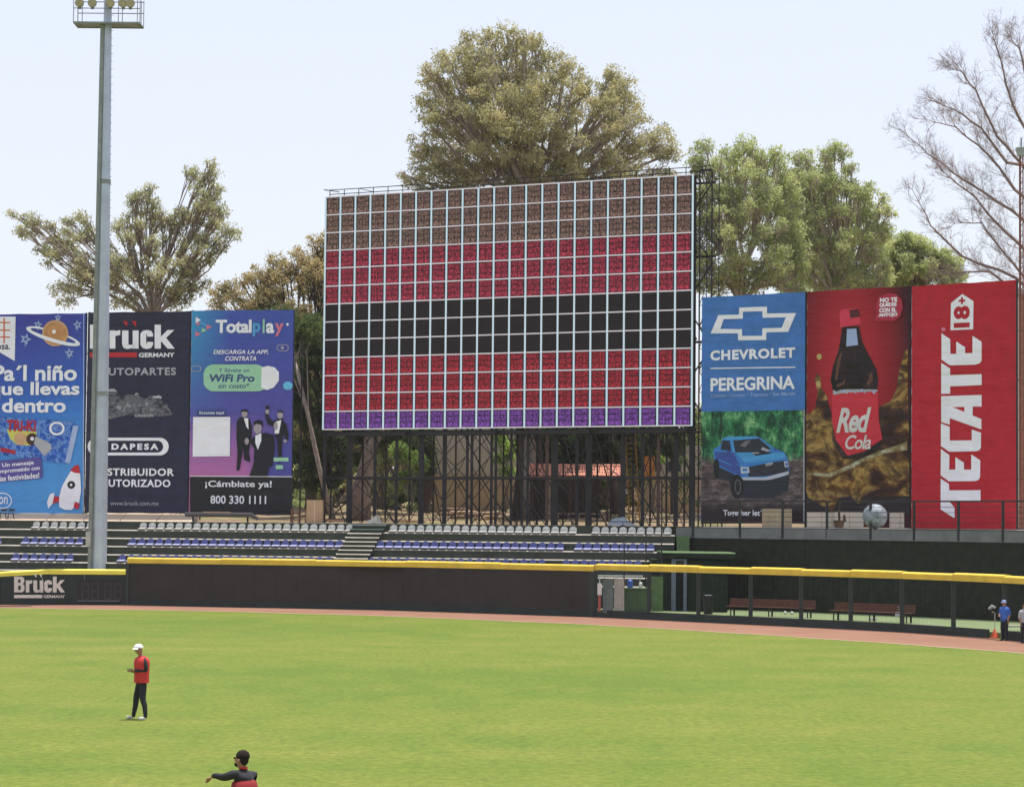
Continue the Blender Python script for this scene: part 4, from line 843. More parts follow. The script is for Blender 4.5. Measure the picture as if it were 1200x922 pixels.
for lvl, z in enumerate((zc, zc + 3.3)):
    for dx in (-1.95, 1.95):
        pass
    for yy in (PY - .75, PY + .75):
        mb = MB(); mb.beam((px0 - 1.85, yy, z), (px0 + 2.0, yy, z), .075); mb.build('platform_beam', GALV2, lp)
        for h_ in (.95, 1.62):
            mb = MB(); mb.beam((px0 - 1.85, yy, z + h_ - .1), (px0 + 2.0, yy, z + h_ - .1), .045); mb.build('cage_rail', GALV2, lp)
    for xx in (-1.85, -1.6, .75, 1.85, 2.0):
        mb = MB(); mb.beam((px0 + xx, PY - .75, z), (px0 + xx, PY - .75, z + 1.6), .04); mb.beam((px0 + xx, PY + .75, z), (px0 + xx, PY + .75, z + 1.6), .04); mb.beam((px0 + xx, PY - .75, z), (px0 + xx, PY + .75, z), .04); mb.build('cage_post', GALV2, lp)
    mb = MB(); mb.box((px0 + .07, PY, z + .05), (3.85, 1.5, .05)); mb.build('grating', GALV2, lp)
    for i, xx in enumerate((-1.52, -.78, .25, 1.0, 1.42)):
        q = Vector((px0 + xx, PY - .78, z + 1.18)); mb = MB()
        a, b = q + Vector((-.02, .3, .12)), q + Vector((.03, -.12, -.06))
        mb.tube([a, a.lerp(b, .5), b], [.12, .22, .27], 10); fl = mb.build('floodlight', LAMPB, lp)
        mb = MB(); mb.tube([b, b + (b - a).normalized() * .03], [.25, .22], 10); mb.build('lens', GLS, fl)
        mb = MB(); mb.beam(q + Vector((0, .2, -.35)), q + Vector((0, .2, 0)), .16, .12); mb.build('bracket', STEEL, fl)

# second light mast at the right edge
q = P(1197, 400, 131.5)
ms = thing('light_mast', (q.x, 131.5, DECK), 'slim reddish-brown mast with a grey lamp head at the right edge', 'light pole')
RUST = mat('rust_red_mast', (.23, .09, .065), .7, var=.25); zt3 = P(1197, 183, 131.5).z
for dx, dy in ((-.11, 0), (.11, 0), (0, .2)):
    mb = MB(); mb.beam((q.x + dx, 131.5 + dy, DECK), (q.x + dx * .8, 131.5 + dy, zt3), .055); mb.build('mast_leg', RUST, ms)
mb = MB(); z = DECK
while z < zt3 - .6: mb.beam((q.x - .11, 131.5, z), (q.x + .11, 131.5, z + .5), .035); mb.beam((q.x + .11, 131.5, z + .5), (q.x - .11, 131.5, z + .55), .03); z += .55
mb.build('mast_lattice', RUST, ms)
mb = MB(); mb.hexa([(q.x - .16, 131.3, zt3), (q.x + .16, 131.3, zt3), (q.x + .16, 131.7, zt3), (q.x - .16, 131.7, zt3), (q.x - .26, 131.2, zt3 + .42), (q.x + .26, 131.2, zt3 + .42), (q.x + .26, 131.8, zt3 + .42), (q.x - .26, 131.8, zt3 + .42)]); mb.build('lamp_head', mat('lamp_grey', (.34, .36, .38), .5), ms)
mb = MB(); mb.tube([(q.x, 131.5, zt3 + .4), (q.x, 131.5, zt3 + .95)], .03, 5); mb.build('lightning_rod', STEEL, ms)
# salmon wall beyond it
sw = thing('salmon_wall', (P(1215, 500, 150).x, 150, DECK), 'salmon-coloured building corner behind the right edge of the red banner', 'building')
xa = P(1193.5, 500, 150).x; SAL = mat('salmon_render', (.42, .20, .13), .85, var=.12)
mb = MB(); mb.hexa([(xa, 150, DECK), (xa + 9, 147, DECK), (xa + 11, 154, DECK), (xa + 2, 157, DECK)] + [(x, y, P(1196, 345, 150).z) for x, y in ((xa, 150), (xa + 9, 147), (xa + 11, 154), (xa + 2, 157))]); mb.build('wall', SAL, sw)
mb = MB(); zz = P(1196, 345, 150).z; mb.hexa([(xa - .15, 149.8, zz), (xa + 9.2, 146.8, zz), (xa + 11.2, 154.2, zz), (xa + 1.8, 157.2, zz)] + [(x, y, zz + .25) for x, y in ((xa - .15, 149.8), (xa + 9.2, 146.8), (xa + 11.2, 154.2), (xa + 1.8, 157.2))]); mb.build('coping', CONC, sw)

# ------------------------------------------------------------------ things in the bullpen
def gp2(px, py, z): return Gz(px, py, z)
def wood_bench(xa, xb, yl, yr, label):
    A, B = Gz(xa, yl, .25), Gz(xb, yr, .25); d = (B - A); L = d.length; d.normalize(); nr = Vector((d.y, -d.x, 0)); ang = math.atan2(d.y, d.x)
    t = thing('bullpen_bench', (A + B) / 2, label, 'bench', 'long benches in the bullpen'); WOOD = mat('red_brown_wood', (.12, .05, .032), .65, var=.3, scale=4)
    for k in range(3):
        c = (A + B) / 2 + Vector((0, 0, .47)) + nr * (.05 + .135 * k); mb = MB(); mb.box(c, (L, .115, .045), ang); mb.build('seat_plank', WOOD, t)
    for k in range(3):
        c = (A + B) / 2 + Vector((0, 0, .57 + .125 * k)) - nr * (.04 + .02 * k); mb = MB(); mb.box(c, (L, .03, .11), ang); mb.build('back_plank', WOOD, t)
    n = 3
    for k in range(n):
        q = A + d * (.25 + (L - .5) * k / (n - 1))
        for o_ in (.0, .33):
            mb = MB(); mb.beam(q + nr * o_, q + nr * o_ + Vector((0, 0, .44)), .06); mb.build('leg', STEEL_D, t)
        mb = MB(); mb.beam(q - nr * .075, q - nr * .10 + Vector((0, 0, .86)), .045); mb.build('back_support', STEEL_D, t)
wood_bench(855, 955, 720.6, 723.8, 'long red-brown bench beside the black bin, left one of the two in the bullpen')
wood_bench(977, 1072, 726, 730, 'long red-brown bench with a jacket on it, right one of two in bullpen')
q = Gz(1053, 716.5, .72) ; t = thing('jacket', q, 'crumpled white and grey jacket hung on the right bench', 'jacket')
mb = MB(); rr = random.Random(4); vs = []
for j in range(5):
    for i in range(4): vs.append((q.x - .18 + i * .12 + rr.uniform(-.03, .03) + j * .03, q.y - .12 + rr.uniform(-.05, .05), q.z - .25 + j * .14 + rr.uniform(-.03, .03)))
mb.add(vs, [(j * 4 + i, j * 4 + i + 1, j * 4 + i + 5, j * 4 + i + 4) for j in range(4) for i in range(3)]); o = mb.build('jacket_body', mat('white_cloth', (.5, .5, .55), .8), t); so_ = o.modifiers.new('s', 'SOLIDIFY'); so_.thickness = .05
mb = MB(); mb.tube([(q.x + .12, q.y - .14, q.z + .28), (q.x + .17, q.y - .17, q.z), (q.x + .06, q.y - .2, q.z - .24)], [.07, .06, .045], 7); mb.build('sleeve', mat('grey_cloth', (.2, .2, .24), .8), t)
q = Gz(830, 719.3, .25); t = thing('waste_bin', q, 'black bin with a pale rim standing left of the benches', 'bin')
mb = MB(); mb.tube([q, q + Vector((0, 0, .9))], [.23, .28], 14); mb.build('bin_body', mat('black_plastic', (.016, .016, .018), .4), t)
mb = MB(); mb.tube([q + Vector((0, 0, .9)), q + Vector((0, 0, .97))], [.29, .27], 14); mb.build('bin_lid', mat('black_plastic', (.016, .016, .018), .4), t)
mb = MB(); mb.box(q + Vector((-.02, -.15, .985)), (.34, .2, .03)); mb.build('folded_bag_rim', mat('white_cloth', (.5, .5, .55), .8), t)
for k, (x, y) in enumerate(((1023, 722.5), (920, 718.5), (928, 718.8), (846, 712))):
    q = Gz(x, y, .42 if k == 0 else .3); lab = ['white towel on the floor under the right bench', 'small white ball on the floor under the left bench, left of two', 'small white ball on the floor under the left bench, right of two', 'pale ball on the floor just right of the black bin'][k]
    if k == 0:
        mb = MB(); mb.box((q.x, q.y, .29), (.36, .22, .07), .2); mb.box((q.x + .03, q.y + .02, .345), (.26, .18, .035), .5); tag(mb.build('towel', mat('white_cloth', (.5, .5, .55), .8)), lab, 'towel')
    else:
        bm = bmesh.new(); bmesh.ops.create_icosphere(bm, subdivisions=2, radius=.085); me = bpy.data.meshes.new('ball'); bm.to_mesh(me); bm.free(); me.materials.append(mat('ball_white', (.6, .6, .58), .5)); tag(place('ball', me, (q.x, q.y, .335)), lab, 'ball')
# green container with odds and ends on it
q = Gz(747, 717, .25); GRC = mat('green_painted_metal', (.065, .105, .05), .55, var=.15, scale=1.2); cb = thing('green_counter', q, 'green painted cabinet behind the fence with small things on top', 'cabinet')
Y = q.y + .1; xa, xb = P(732, 700, Y).x, P(762, 700, Y).x; zt_ = P(747, 690, Y).z
mb = MB(); mb.box(((xa + xb) / 2, Y + .4, (.25 + zt_) / 2), (xb - xa, .8, zt_ - .25)); mb.build('cabinet_body', GRC, cb)
for k in range(2):
    mb = MB(); w2 = (xb - xa) / 2; mb.box((xa + w2 * (k + .5), Y - .015, (.3 + zt_) / 2), (w2 - .05, .03, zt_ - .45)); mb.build('cabinet_door', GRC, cb)
mb = MB(); mb.box(((xa + xb) / 2, Y + .38, zt_ + .03), (xb - xa + .16, .95, .06)); mb.build('counter_top', mat('sunlit_green_paint', (.10, .17, .065), .5), cb)
mb = MB(); mb.tube([(xa + .3, Y + .3, zt_ + .06), (xa + .3, Y + .3, zt_ + .42), (xa + .3, Y + .3, zt_ + .5)], [.15, .15, .07], 10); tag(mb.build('water_cooler', mat('blue_cooler', (.05, .12, .42), .4)), 'blue and white drinks cooler on the green cabinet', 'cooler')
mb = MB(); mb.tube([(xb - .5, Y + .3, zt_ + .06), (xb - .5, Y + .3, zt_ + .3), (xb - .5, Y + .3, zt_ + .36)], [.1, .1, .05], 10); tag(mb.build('jug', mat('white_plastic', (.6, .6, .58), .4)), 'small white jug on the green cabinet', 'jug')
for (xx0, xx1, m, nm, lab) in ((706.5, 718.5, mat('grey_green_board', (.11, .13, .12), .7), 'lean_board', 'tall grey-green board leaning behind the fence beside the wall end'), (719.5, 731.5, mat('beige_board', (.33, .30, .26), .75), 'lean_board', 'tall beige board leaning left of the green cabinet')):
    q = Gz((xx0 + xx1) / 2, 718, .25); w2 = (xx1 - xx0) / F * q.y; mb = MB(); mb.hexa([(q.x - w2 / 2, q.y, .25), (q.x + w2 / 2, q.y, .25), (q.x + w2 / 2, q.y + .05, .25), (q.x - w2 / 2, q.y + .05, .25), (q.x - w2 / 2, q.y + .35, 2.06), (q.x + w2 / 2, q.y + .35, 2.02), (q.x + w2 / 2, q.y + .4, 2.02), (q.x - w2 / 2, q.y + .4, 2.06)]); tag(mb.build(nm, m), lab, 'board')
q = Gz(702, 718, .25); t = thing('marker_post', q, 'white and red marker post just right of the tall wall', 'post')
mb = MB(); mb.beam(q + Vector((0, -.6, .1)), q + Vector((0, -.6, .95)), .12); mb.build('red_section', mat('faded_red_paint', (.36, .10, .07), .7), t)
mb = MB(); mb.beam(q + Vector((0, -.6, .95)), q + Vector((0, -.6, 1.55)), .22); mb.build('white_section', mat('white_plastic', (.6, .6, .58), .4), t)
q = backp(728, 0, -3.9); mb = MB(); L = 2.5; mb.box((q.x, q.y, 2.05), (L, .3, .07), -.08); 
for s_ in (-1, 1): mb.beam((q.x + s_ * 1.1, q.y, .25), (q.x + s_ * 1.1, q.y, 2.0), .06)
tag(mb.build('white_shelf', mat('white_plastic', (.6, .6, .58), .4)), 'high white shelf behind the leaning boards and green cabinet', 'shelf')
# bullpen shelter with sliding door
qa, qb = Gz(778, 713, .25), Gz(850, 716, .25); sh = thing('bullpen_shelter', (qa + qb) / 2, 'low dark green shelter with a flat green roof and a blue-grey door frame', 'shelter')
DG2 = mat('deep_green_wall', (.014, .024, .013), .9, var=.3, bump=.3); Y = 138.6
def X(px): return (px - 600) / F * Y
mb = MB(); mb.hexa([(X(766), Y + .1, .25), (X(850), Y - 2.2, .25), (X(850), Y + 1.5, .25), (X(766), Y + 3.4, .25)] + [(x, y, 2.98) for x, y in ((X(766), Y + .1), (X(850), Y - 2.2), (X(850), Y + 1.5), (X(766), Y + 3.4))]); mb.build('wall', DG2, sh)
zr = P(812, 646.5, Y - 1).z
mb = MB(); mb.hexa([(x, y, zr - .3) for x, y in ((X(775), Y - .6), (X(857), Y - 2.9), (X(857), Y + 1.5), (X(775), Y + 3.2))] + [(x, y, zr - .07) for x, y in ((X(775), Y - .6), (X(857), Y - 2.9), (X(857), Y + 1.5), (X(775), Y + 3.2))]); mb.build('shaded_roof_face', DG2, sh)  # roof front coloured dark green to stand for the shade on it
mb = MB(); mb.hexa([(x, y, zr - .066) for x, y in ((X(774.5), Y - .65), (X(857.5), Y - 2.95), (X(857.5), Y + 1.5), (X(774.5), Y + 3.2))] + [(x, y, zr) for x, y in ((X(774.8), Y - .58), (X(857.2), Y - 2.88), (X(857.5), Y + 1.5), (X(774.5), Y + 3.2))]); mb.build('roof', mat('sunlit_green_paint', (.10, .17, .065), .5), sh)  # roof top in the brighter green, sunlight put into the colour
def wy(px): return Y + .1 - 2.3 * (px - 766) / 84 - .05
for a, b in ((787.5, 792.5), (801, 804.5)):
    mb = MB(); zt_ = P(795, 655.5, Y).z; mb.hexa([(X(a), wy(a) - .08, .25), (X(b), wy(b) - .08, .25), (X(b), wy(b), .25), (X(a), wy(a), .25), (X(a), wy(a) - .08, zt_), (X(b), wy(b) - .08, zt_), (X(b), wy(b), zt_), (X(a), wy(a), zt_)]); dj = mb.build('door_jamb', mat('blue_grey_frame', (.17, .20, .25), .5), sh)
mb = MB(); mb.hexa([(X(792.8), wy(793) - .04, .25), (X(800.8), wy(801) - .04, .25), (X(800.8), wy(801), .25), (X(792.8), wy(793), .25), (X(792.8), wy(793) - .04, 2.9), (X(800.8), wy(801) - .04, 2.9), (X(800.8), wy(801), 2.9), (X(792.8), wy(793), 2.9)]); mb.build('door', mat('dark_glass', (.012, .014, .018), .15, spec=.6), sh)
mb = MB(); mb.hexa([(X(a), wy(a) - .09, z) for a, z in ((787.5, 2.93), (804.5, 2.93))] + [(X(804.5), wy(804), 2.93), (X(787.5), wy(787), 2.93)] + [(X(787.5), wy(787) - .09, 3.03), (X(804.5), wy(804) - .09, 3.03), (X(804.5), wy(804), 3.03), (X(787.5), wy(787), 3.03)]); mb.build('door_head', mat('blue_grey_frame', (.17, .20, .25), .5), sh)
q = Gz(770, 716, .25); mb = MB(); mb.box((q.x, q.y, 1.17), (.62, .1, 1.84)); tag(mb.build('green_screen_panel', mat('sunlit_green_paint', (.10, .17, .065), .5)), 'sunlit green panel left of the shelter door', 'panel')  # sunlight on the panel painted in as a brighter green
q = backp(802, 4.1, .3); mb = MB(); q2 = backp(802, 0, -.6); mb.hexa([(q2.x - .36, q2.y - .1, 3.35), (q2.x + .33, q2.y - .1, 3.35), (q2.x + .33, q2.y + .4, 3.35), (q2.x - .36, q2.y + .4, 3.35), (q2.x - .36, q2.y - .1, 4.22), (q2.x + .33, q2.y - .1, 4.22), (q2.x + .33, q2.y + .4, 4.22), (q2.x - .36, q2.y + .4, 4.22)]); tag(mb.build('green_box', mat('sunlit_green_paint', (.10, .17, .065), .5)), 'green box on the ledge between the seats and the dark wall', 'box')  # same brightened green for the sunlit box
# net poles in front of the seats
for i, (px, ytop, yb, lab) in enumerate(((731, 638, 716, 'thin dark net pole above the green cabinet, shortest of three'), (756.5, 616, 716, 'thin dark net pole in front of the last seats, middle of three'), (774.8, 560, 716, 'thin dark net pole beside the end of the seats, tallest of three'))):
    q = Gz(px, yb, .25); zt_ = P(px, ytop, q.y).z; mb = MB(); mb.beam(q, (q.x, q.y, zt_), .07); tag(mb.build('net_pole', STEEL_D), lab, 'pole', 'net poles')
mb = MB(); a = backp(592, 5.0, .2); b = backp(812, 5.0, .2)
r2 = thing('promenade_rail', (a + b) / 2, 'low dark rail behind the top row of seats under the screen', 'railing')
mb.beam(a, b, .05); mb.build('rail', STEEL_D, r2)
for k in range(12): c = a.lerp(b, k / 11); mb = MB(); mb.beam((c.x, c.y, DECK), (c.x, c.y, 5.0), .045); mb.build('rail_post', STEEL_D, r2)
# gate corner at the right edge
q = wallp(1189, 0, 1.2); mb = MB()
bd = thing('board_stack', q, 'three pale planks stacked on the ground by the open gate at the right edge', 'planks')
for k in range(3): mb = MB(); mb.box((q.x, q.y, .1 + k * .24), (1.0, .5, .06), -.4 + .05 * k); mb.build('plank', mat('pale_plank', (.45, .43, .36), .8), bd); 
for s_ in (-.35, .35):
    for k in range(2): mb = MB(); mb.box((q.x + s_, q.y - s_ * .4, .19 + k * .24 + .03), (.1, .3, .14), -.4); mb.build('spacer', mat('dark_wood', (.06, .045, .035), .8), bd)
q = Gz(1165.5, 747.5, 0); sp = thing('line_marker', q, 'small orange cone-shaped tool with a pale handle standing beside the person in blue', 'tool')
ORG = mat('orange_plastic', (.62, .12, .05), .5)
mb = MB(); mb.tube([q + Vector((0, 0, .0)), q + Vector((0, 0, .06)), q + Vector((0, 0, .065)), q + Vector((0, 0, .40))], [.22, .22, .16, .04], 12); mb.build('cone', ORG, sp)
mb = MB(); mb.tube([q + Vector((0, 0, .38)), q + Vector((.02, 0, 1.1)), q + Vector((-.12, 0, 1.18))], .018, 6); mb.build('handle', mat('pale_plank', (.45, .43, .36), .8), sp)
mb = MB(); mb.tube([q + Vector((-.25, .05, 1.28)), q + Vector((-.1, .05, 1.40)), q + Vector((.05, .05, 1.34))], [.05, .09, .05], 8); mb.build('spray_head', mat('grey_plastic', (.3, .3, .3), .5), sp)
mb = MB(); mb.tube([q + Vector((-.1, .05, 1.36)), q + Vector((-.12, .02, 1.05)), q + Vector((.02, 0, .98))], .015, 5); mb.build('hose', STEEL_D, sp)

# ------------------------------------------------------------------ things on the promenade and behind
def box_thing(name, x0, x1, ytop, ybot, Y, depth, m, label, cat, parts=None, rz=0):
    a, b = P(x0, ybot, Y), P(x1, ybot, Y); zt_ = P((x0 + x1) / 2, ytop, Y).z; z0 = max(DECK + .003, b.z) if Y < 159 else b.z
    c = (a + b) / 2; mb = MB(); mb.box((c.x, Y + depth / 2, (z0 + zt_) / 2), ((b - a).length, depth, zt_ - z0), rz)
    return tag(mb.build(name, m), label, cat)
TAN = mat('cardboard_tan', (.40, .27, .16), .85, var=.1)
def carton(x0, x1, ytop, ybot, Y, depth, m, label, name='carton', cat='box', folds=True):
    a, b = P(x0, ybot, Y), P(x1, ybot, Y); c = (a + b) / 2; zt_ = P((x0 + x1) / 2, ytop, Y).z; z0 = DECK + .004; W_ = (b - a).length
    t = thing(name, (c.x, Y, z0), label, cat); mb = MB(); mb.box((c.x, Y + depth / 2, (z0 + zt_) / 2), (W_, depth, zt_ - z0)); mb.build('box_body', m, t)
    mb = MB(); mb.box((c.x, Y + depth / 2, zt_ + .012), (W_ + .02, depth + .02, .02)); mb.build('lid', m, t)
    mb = MB(); mb.box((c.x, Y - .004, (z0 + zt_) / 2), (.06, .006, zt_ - z0 - .02)); mb.build('tape', mat('pale_tape', (.5, .42, .3), .5), t); return t
carton(359, 378, 586, 613, 154.6, .9, TAN, 'large tan cardboard box standing left of the screen steelwork')
WB_ = mat('cream_carton', (.62, .56, .46), .8, var=.06)
carton(894, 928, 596.5, 617, 141.0, .5, mat('khaki_carton', (.42, .34, .22), .8), 'khaki box in front of the bottom of the blue truck banner')
for i, (a, b, yt) in enumerate(((947, 978, 600.5), (979, 1012, 600), (1044, 1066, 600.5))):
    carton(a, b, yt, 620, 139.6 - i * .9, .6, WB_, ['cream box at the left foot of the dark red banner', 'cream box beside the silver ball, left of it', 'cream box right of the silver ball at the foot of the dark red banner'][i], 'cream_box')
bm = bmesh.new(); bmesh.ops.create_icosphere(bm, subdivisions=4, radius=.65)
for v in bm.verts: v.co *= 1 + .012 * math.sin(v.co.x * 31) * math.sin(v.co.z * 27) * math.sin(v.co.y * 23)
me = bpy.data.meshes.new('silver_ball'); bm.to_mesh(me); bm.free(); sm = bpy.data.materials.new('crinkled_silver'); N = NT(sm); p = N.pos()
N.bsdf(N.ramp(N.noise(p, 6, 4, .7), [(.35, (.14, .17, .20, 1)), (.6, (.34, .38, .42, 1))]), .5, .15, N.bump(N.noise(p, 9, 4, .7), .8, .05)); me.materials.append(sm)
for pl in me.polygons: pl.use_smooth = True
q = backp(1026, 5.40, .55); tag(place('silver_ball', me, q), 'big crinkled silver-blue ball resting behind the railing in front of the dark red banner', 'ball')
q = backp(984, DECK, .5); pp = thing('potted_plant', q, 'brown pot with a thin dark trunk in front of the dark red banner', 'plant')
mb = MB(); mb.tube([q, q + Vector((0, 0, .42))], [.22, .32], 12); mb.build('pot', mat('brown_pot', (.12, .07, .045), .8), pp)
mb = MB(); mb.tube([q + Vector((.02, 0, .4)), q + Vector((0, 0, .9)), q + Vector((.05, 0, 1.5))], [.07, .06, .03], 7); mb.tube([q + Vector((.3, 0, .35)), q + Vector((.28, 0, .72))], [.1, .05], 7); mb.build('trunk', mat('dark_bark', (.07, .05, .035), .9), pp)

def blanket(name, x0, x1, ytop, ybot, Y, depth, m, label, cat, prof, parent_z=None):
    """draped sheet over a heap: profile of heights from left to right"""
    a, b = P(x0, ybot, Y), P(x1, ybot, Y); z0 = DECK + .01; H_ = P((x0 + x1) / 2, ytop, Y).z - z0; nx, ny = 24, 8; mb = MB(); r_ = random.Random(x0)
    for j in range(ny + 1):
        for i in range(nx + 1):
            u, v = i / nx, j / ny; h = interp(prof, u) * math.sin(math.pi * (.12 + .76 * v)) ** .6; h *= 1 + r_.uniform(-.07, .07)
            if i in (0, nx) or j in (0, ny): h *= .1
            mb.v.append((a.x + (b.x - a.x) * u + r_.uniform(-.02, .02), Y + depth * v, z0 + max(0, h * H_)))
    for j in range(ny):
        for i in range(nx): k = j * (nx + 1) + i; mb.f.append((k, k + 1, k + nx + 2, k + nx + 1)); mb.mi.append(0)
    return tag(mb.build(name, m, smooth=True), label, cat)
blanket('tarpaulin', 713, 748, 605.5, 616.5, 147.0, 1.6, mat('grey_blue_tarp', (.26, .32, .37), .5, var=.15), 'pale grey-blue tarpaulin heap behind the top row of seats under the screen', 'tarpaulin', [(0, .1), (.12, .75), (.4, .9), (.55, 1.0), (.7, .45), (.85, .2), (1, .1)])
blanket('tarpaulin', 428, 447, 603, 612, 153.2, 1.4, mat('pale_cream_tarp', (.45, .42, .36), .6, var=.15), 'small cream sheet lying at the foot of the big tree trunk', 'tarpaulin', [(0, .1), (.3, .5), (.7, 1.0), (1, .2)])
t = thing('low_table', P(258, 610, 153) , 'long low dark table top with a tan board on it under the pink banner', 'table')
zt_ = P(258, 601, 153).z; xa, xb = P(216, 605, 153).x, P(302, 605, 153).x
mb = MB(); mb.tube([(xa, 153.4, zt_ - .1), (xb - .4, 153.4, zt_ - .1), (xb, 153.4, zt_ - .34)], [.14, .14, .10], 8); mb.build('rolled_edge', mat('dark_grey_vinyl', (.04, .038, .038), .5), t)
mb = MB(); mb.box(((xa + xb) / 2 - .1, 154, zt_ - .12), (xb - xa - .5, 1.2, .12)); mb.build('table_top', mat('dark_grey_vinyl', (.04, .038, .038), .5), t)
mb = MB(); mb.box((P(253, 600, 153).x, 153.6, zt_ + .03), (1.6, .5, .1)); mb.build('tan_board', TAN, t)
for xx in (xa + .4, xb - .7): mb = MB(); mb.beam((xx, 154, DECK + .004), (xx, 154, zt_ - .18), .1); mb.build('leg', STEEL_D, t)
# pallets stacked by the left banners
t = thing('pallet_stack', P(350, 612, 156), 'stack of reddish wooden pallets between the pink banner and the tan box', 'pallets'); xm = P(350, 600, 156).x
for k in range(6):
    mb = MB(); z = DECK + .03 + k * .145
    for j in range(4): mb.box((xm, 156 + j * .28, z + .06), (.95, .1, .03))
    for j in (-.42, 0, .42): mb.box((xm + j, 156.4, z), (.09, .95, .09))
    mb.build('pallet', mat('reddish_wood', (.26, .13, .08), .85, var=.3), t)
# sunlit kerb wall under the left banners
kb = thing('low_kerb_wall', P(110, 608, 159.5), 'low sunlit cream wall running below the left-hand banners', 'wall')
mb = MB()
for i in range(7):
    a, b = -60 + i * 42 + .4, -60 + (i + 1) * 42 - .4
    Ya, Yb = interp(BY, a) + .9, interp(BY, b) + .9; mb = MB()
    A, B = P(a, 600, Ya), P(b, 600, Yb)
    mb.hexa([(A.x, Ya - 3.2, DECK + .004), (B.x, Yb - 3.2, DECK + .004), (B.x, Yb, DECK + .004), (A.x, Ya, DECK + .004), (A.x, Ya - 3.1, DECK + .08), (B.x, Yb - 3.1, DECK + .08), (B.x, Yb - .1, DECK + .56), (A.x, Ya - .1, DECK + .56)]); mb.build('sloping_slab', mat('cream_render', (.56, .44, .32), .85, var=.1), kb)
for i, (x, Y_) in enumerate(((4, 156.2), (13, 156.4))):
    q = P(x, 600, Y_); t = thing('folding_chair', (q.x, Y_, DECK + .1), ['dark folding chair lying below the blue banner, nearer the photo edge', 'dark folding chair lying below the blue banner, second from the photo edge'][i], 'chair')
    for dz, dy in ((.42, -.1), (.62, .2)): mb = MB(); mb.box((q.x, Y_ + dy, DECK + dz), (.4, .3 if dz < .5 else .04, .05 if dz < .5 else .14)); mb.build('seat' if dz < .5 else 'backrest', STEEL_D, t)
    for s_ in (-.18, .18): mb = MB(); mb.beam((q.x + s_, Y_ - .25, DECK + .06), (q.x + s_ * .8, Y_ + .2, DECK + .66), .03); mb.beam((q.x + s_, Y_ + .2, DECK + .06), (q.x + s_ * .8, Y_ - .2, DECK + .42), .03); mb.build('leg', STEEL_D, t)
q = backp(94, LEV[6], -2.1); mb = MB(); mb.tube([q, q + Vector((0, 0, .42)), q + Vector((0, 0, .47))], [.09, .09, .11], 10); tag(mb.build('small_bollard', mat('grey_box', (.45, .45, .44), .5)), 'small pale stub standing in front of the seats left of the pole', 'bollard')

# far buildings behind the steelwork
CRM_W = mat('cream_grey_render', (.50, .43, .35), .85, var=.1, scale=.35); CRM2 = mat('ochre_base_render', (.46, .34, .21), .85, var=.12, scale=.4)
def far_building(x0, x1, Y, ztop, label, rows, base_h=2.4):
    a, b = P(x0, 560, Y).x, P(x1, 560, Y).x; t = thing('park_building', ((a + b) / 2, Y, park_h(a, Y)), label, 'building'); z0 = DECK
    mb = MB(); mb.box(((a + b) / 2, Y + 4, (z0 + base_h + ztop) / 2 + .6), (b - a, 8, ztop - z0 - base_h - 1.2)); mb.build('wall', CRM_W, t)
    mb = MB(); mb.box(((a + b) / 2, Y + 3.98, z0 + (base_h + 1.2) / 2 - .3), (b - a + .04, 8, base_h + 1.8)); mb.build('base_wall', CRM2, t)
    mb = MB(); mb.box(((a + b) / 2, Y + 4, ztop + .15), (b - a + .4, 8.4, .3)); mb.build('roof', CONC, t)
    for (u, z, w2, h2) in rows:
        x = a + (b - a) * u; mb = MB(); mb.box((x, Y - .02, z), (w2, .12, h2)); wf = mb.build('window', mat('window_frame', (.2, .19, .17), .6), t)
        mb = MB(); mb.box((x, Y - .09, z), (w2 - .14, .03, h2 - .14)); mb.build('pane', mat('window_glass', (.03, .035, .04), .1, spec=.7), wf)
    return t
far_building(507, 616, 186, 13.5, 'plain cream-grey park building seen through the steelwork below the screen', [(.3, 12.2, 1.2, 1.0), (.7, 12.2, 1.2, 1.0)])
far_building(748, 824, 184, 10.2, 'cream-grey park building behind the yellow ladder at the right end of the screen', [(.25, 9.0, 1.0, .8), (.55, 9.0, 1.0, .8)])
# kiosk with tiled roof
Yk = 170; ki = thing('tiled_kiosk', P(672, 606, Yk), 'small open kiosk with a salmon tiled roof seen through the steelwork', 'kiosk')
xa, xb = P(619, 555, Yk).x, P(729, 555, Yk).x; z1, z0 = P(672, 546.5, Yk).z, P(672, 558, Yk).z; TILE = mat('salmon_roof_tile', (.60, .27, .19), .8, var=.2, scale=5)
nt_ = 38; mb = MB()
for k in range(nt_):
    x = xa + (xb - xa) * (k + .5) / nt_; w2 = (xb - xa) / nt_ * .48
    for r in range(3):
        t0, t1 = r / 3, (r + 1) / 3 + .03; za, zb = z1 + (z0 - z1) * t0, z1 + (z0 - z1) * t1 ; ya, yb = Yk + 1.5 - 1.6 * t0, Yk + 1.5 - 1.6 * t1
        zb -= .0; off = .03 * (1 - r / 3)
        for s in range(4):
            p0, p1 = math.pi * s / 4, math.pi * (s + 1) / 4
            mb.add([(x - w2 * math.cos(p0), yb, zb + w2 * math.sin(p0) + .04), (x - w2 * math.cos(p1), yb, zb + w2 * math.sin(p1) + .04), (x - w2 * math.cos(p1), ya, za + w2 * math.sin(p1)), (x - w2 * math.cos(p0), ya, za + w2 * math.sin(p0))], [(0, 1, 2, 3)])
o = mb.build('roof_tiles', TILE, ki); o['kind'] = 'stuff'
mb = MB(); mb.hexa([(xa, Yk - .1, z0 - .06), (xb, Yk - .1, z0 - .06), (xb, Yk + 1.5, z1 - .06), (xa, Yk + 1.5, z1 - .06), (xa, Yk - .1, z0), (xb, Yk - .1, z0), (xb, Yk + 1.5, z1), (xa, Yk + 1.5, z1)]); mb.build('roof_deck', TILE, ki)
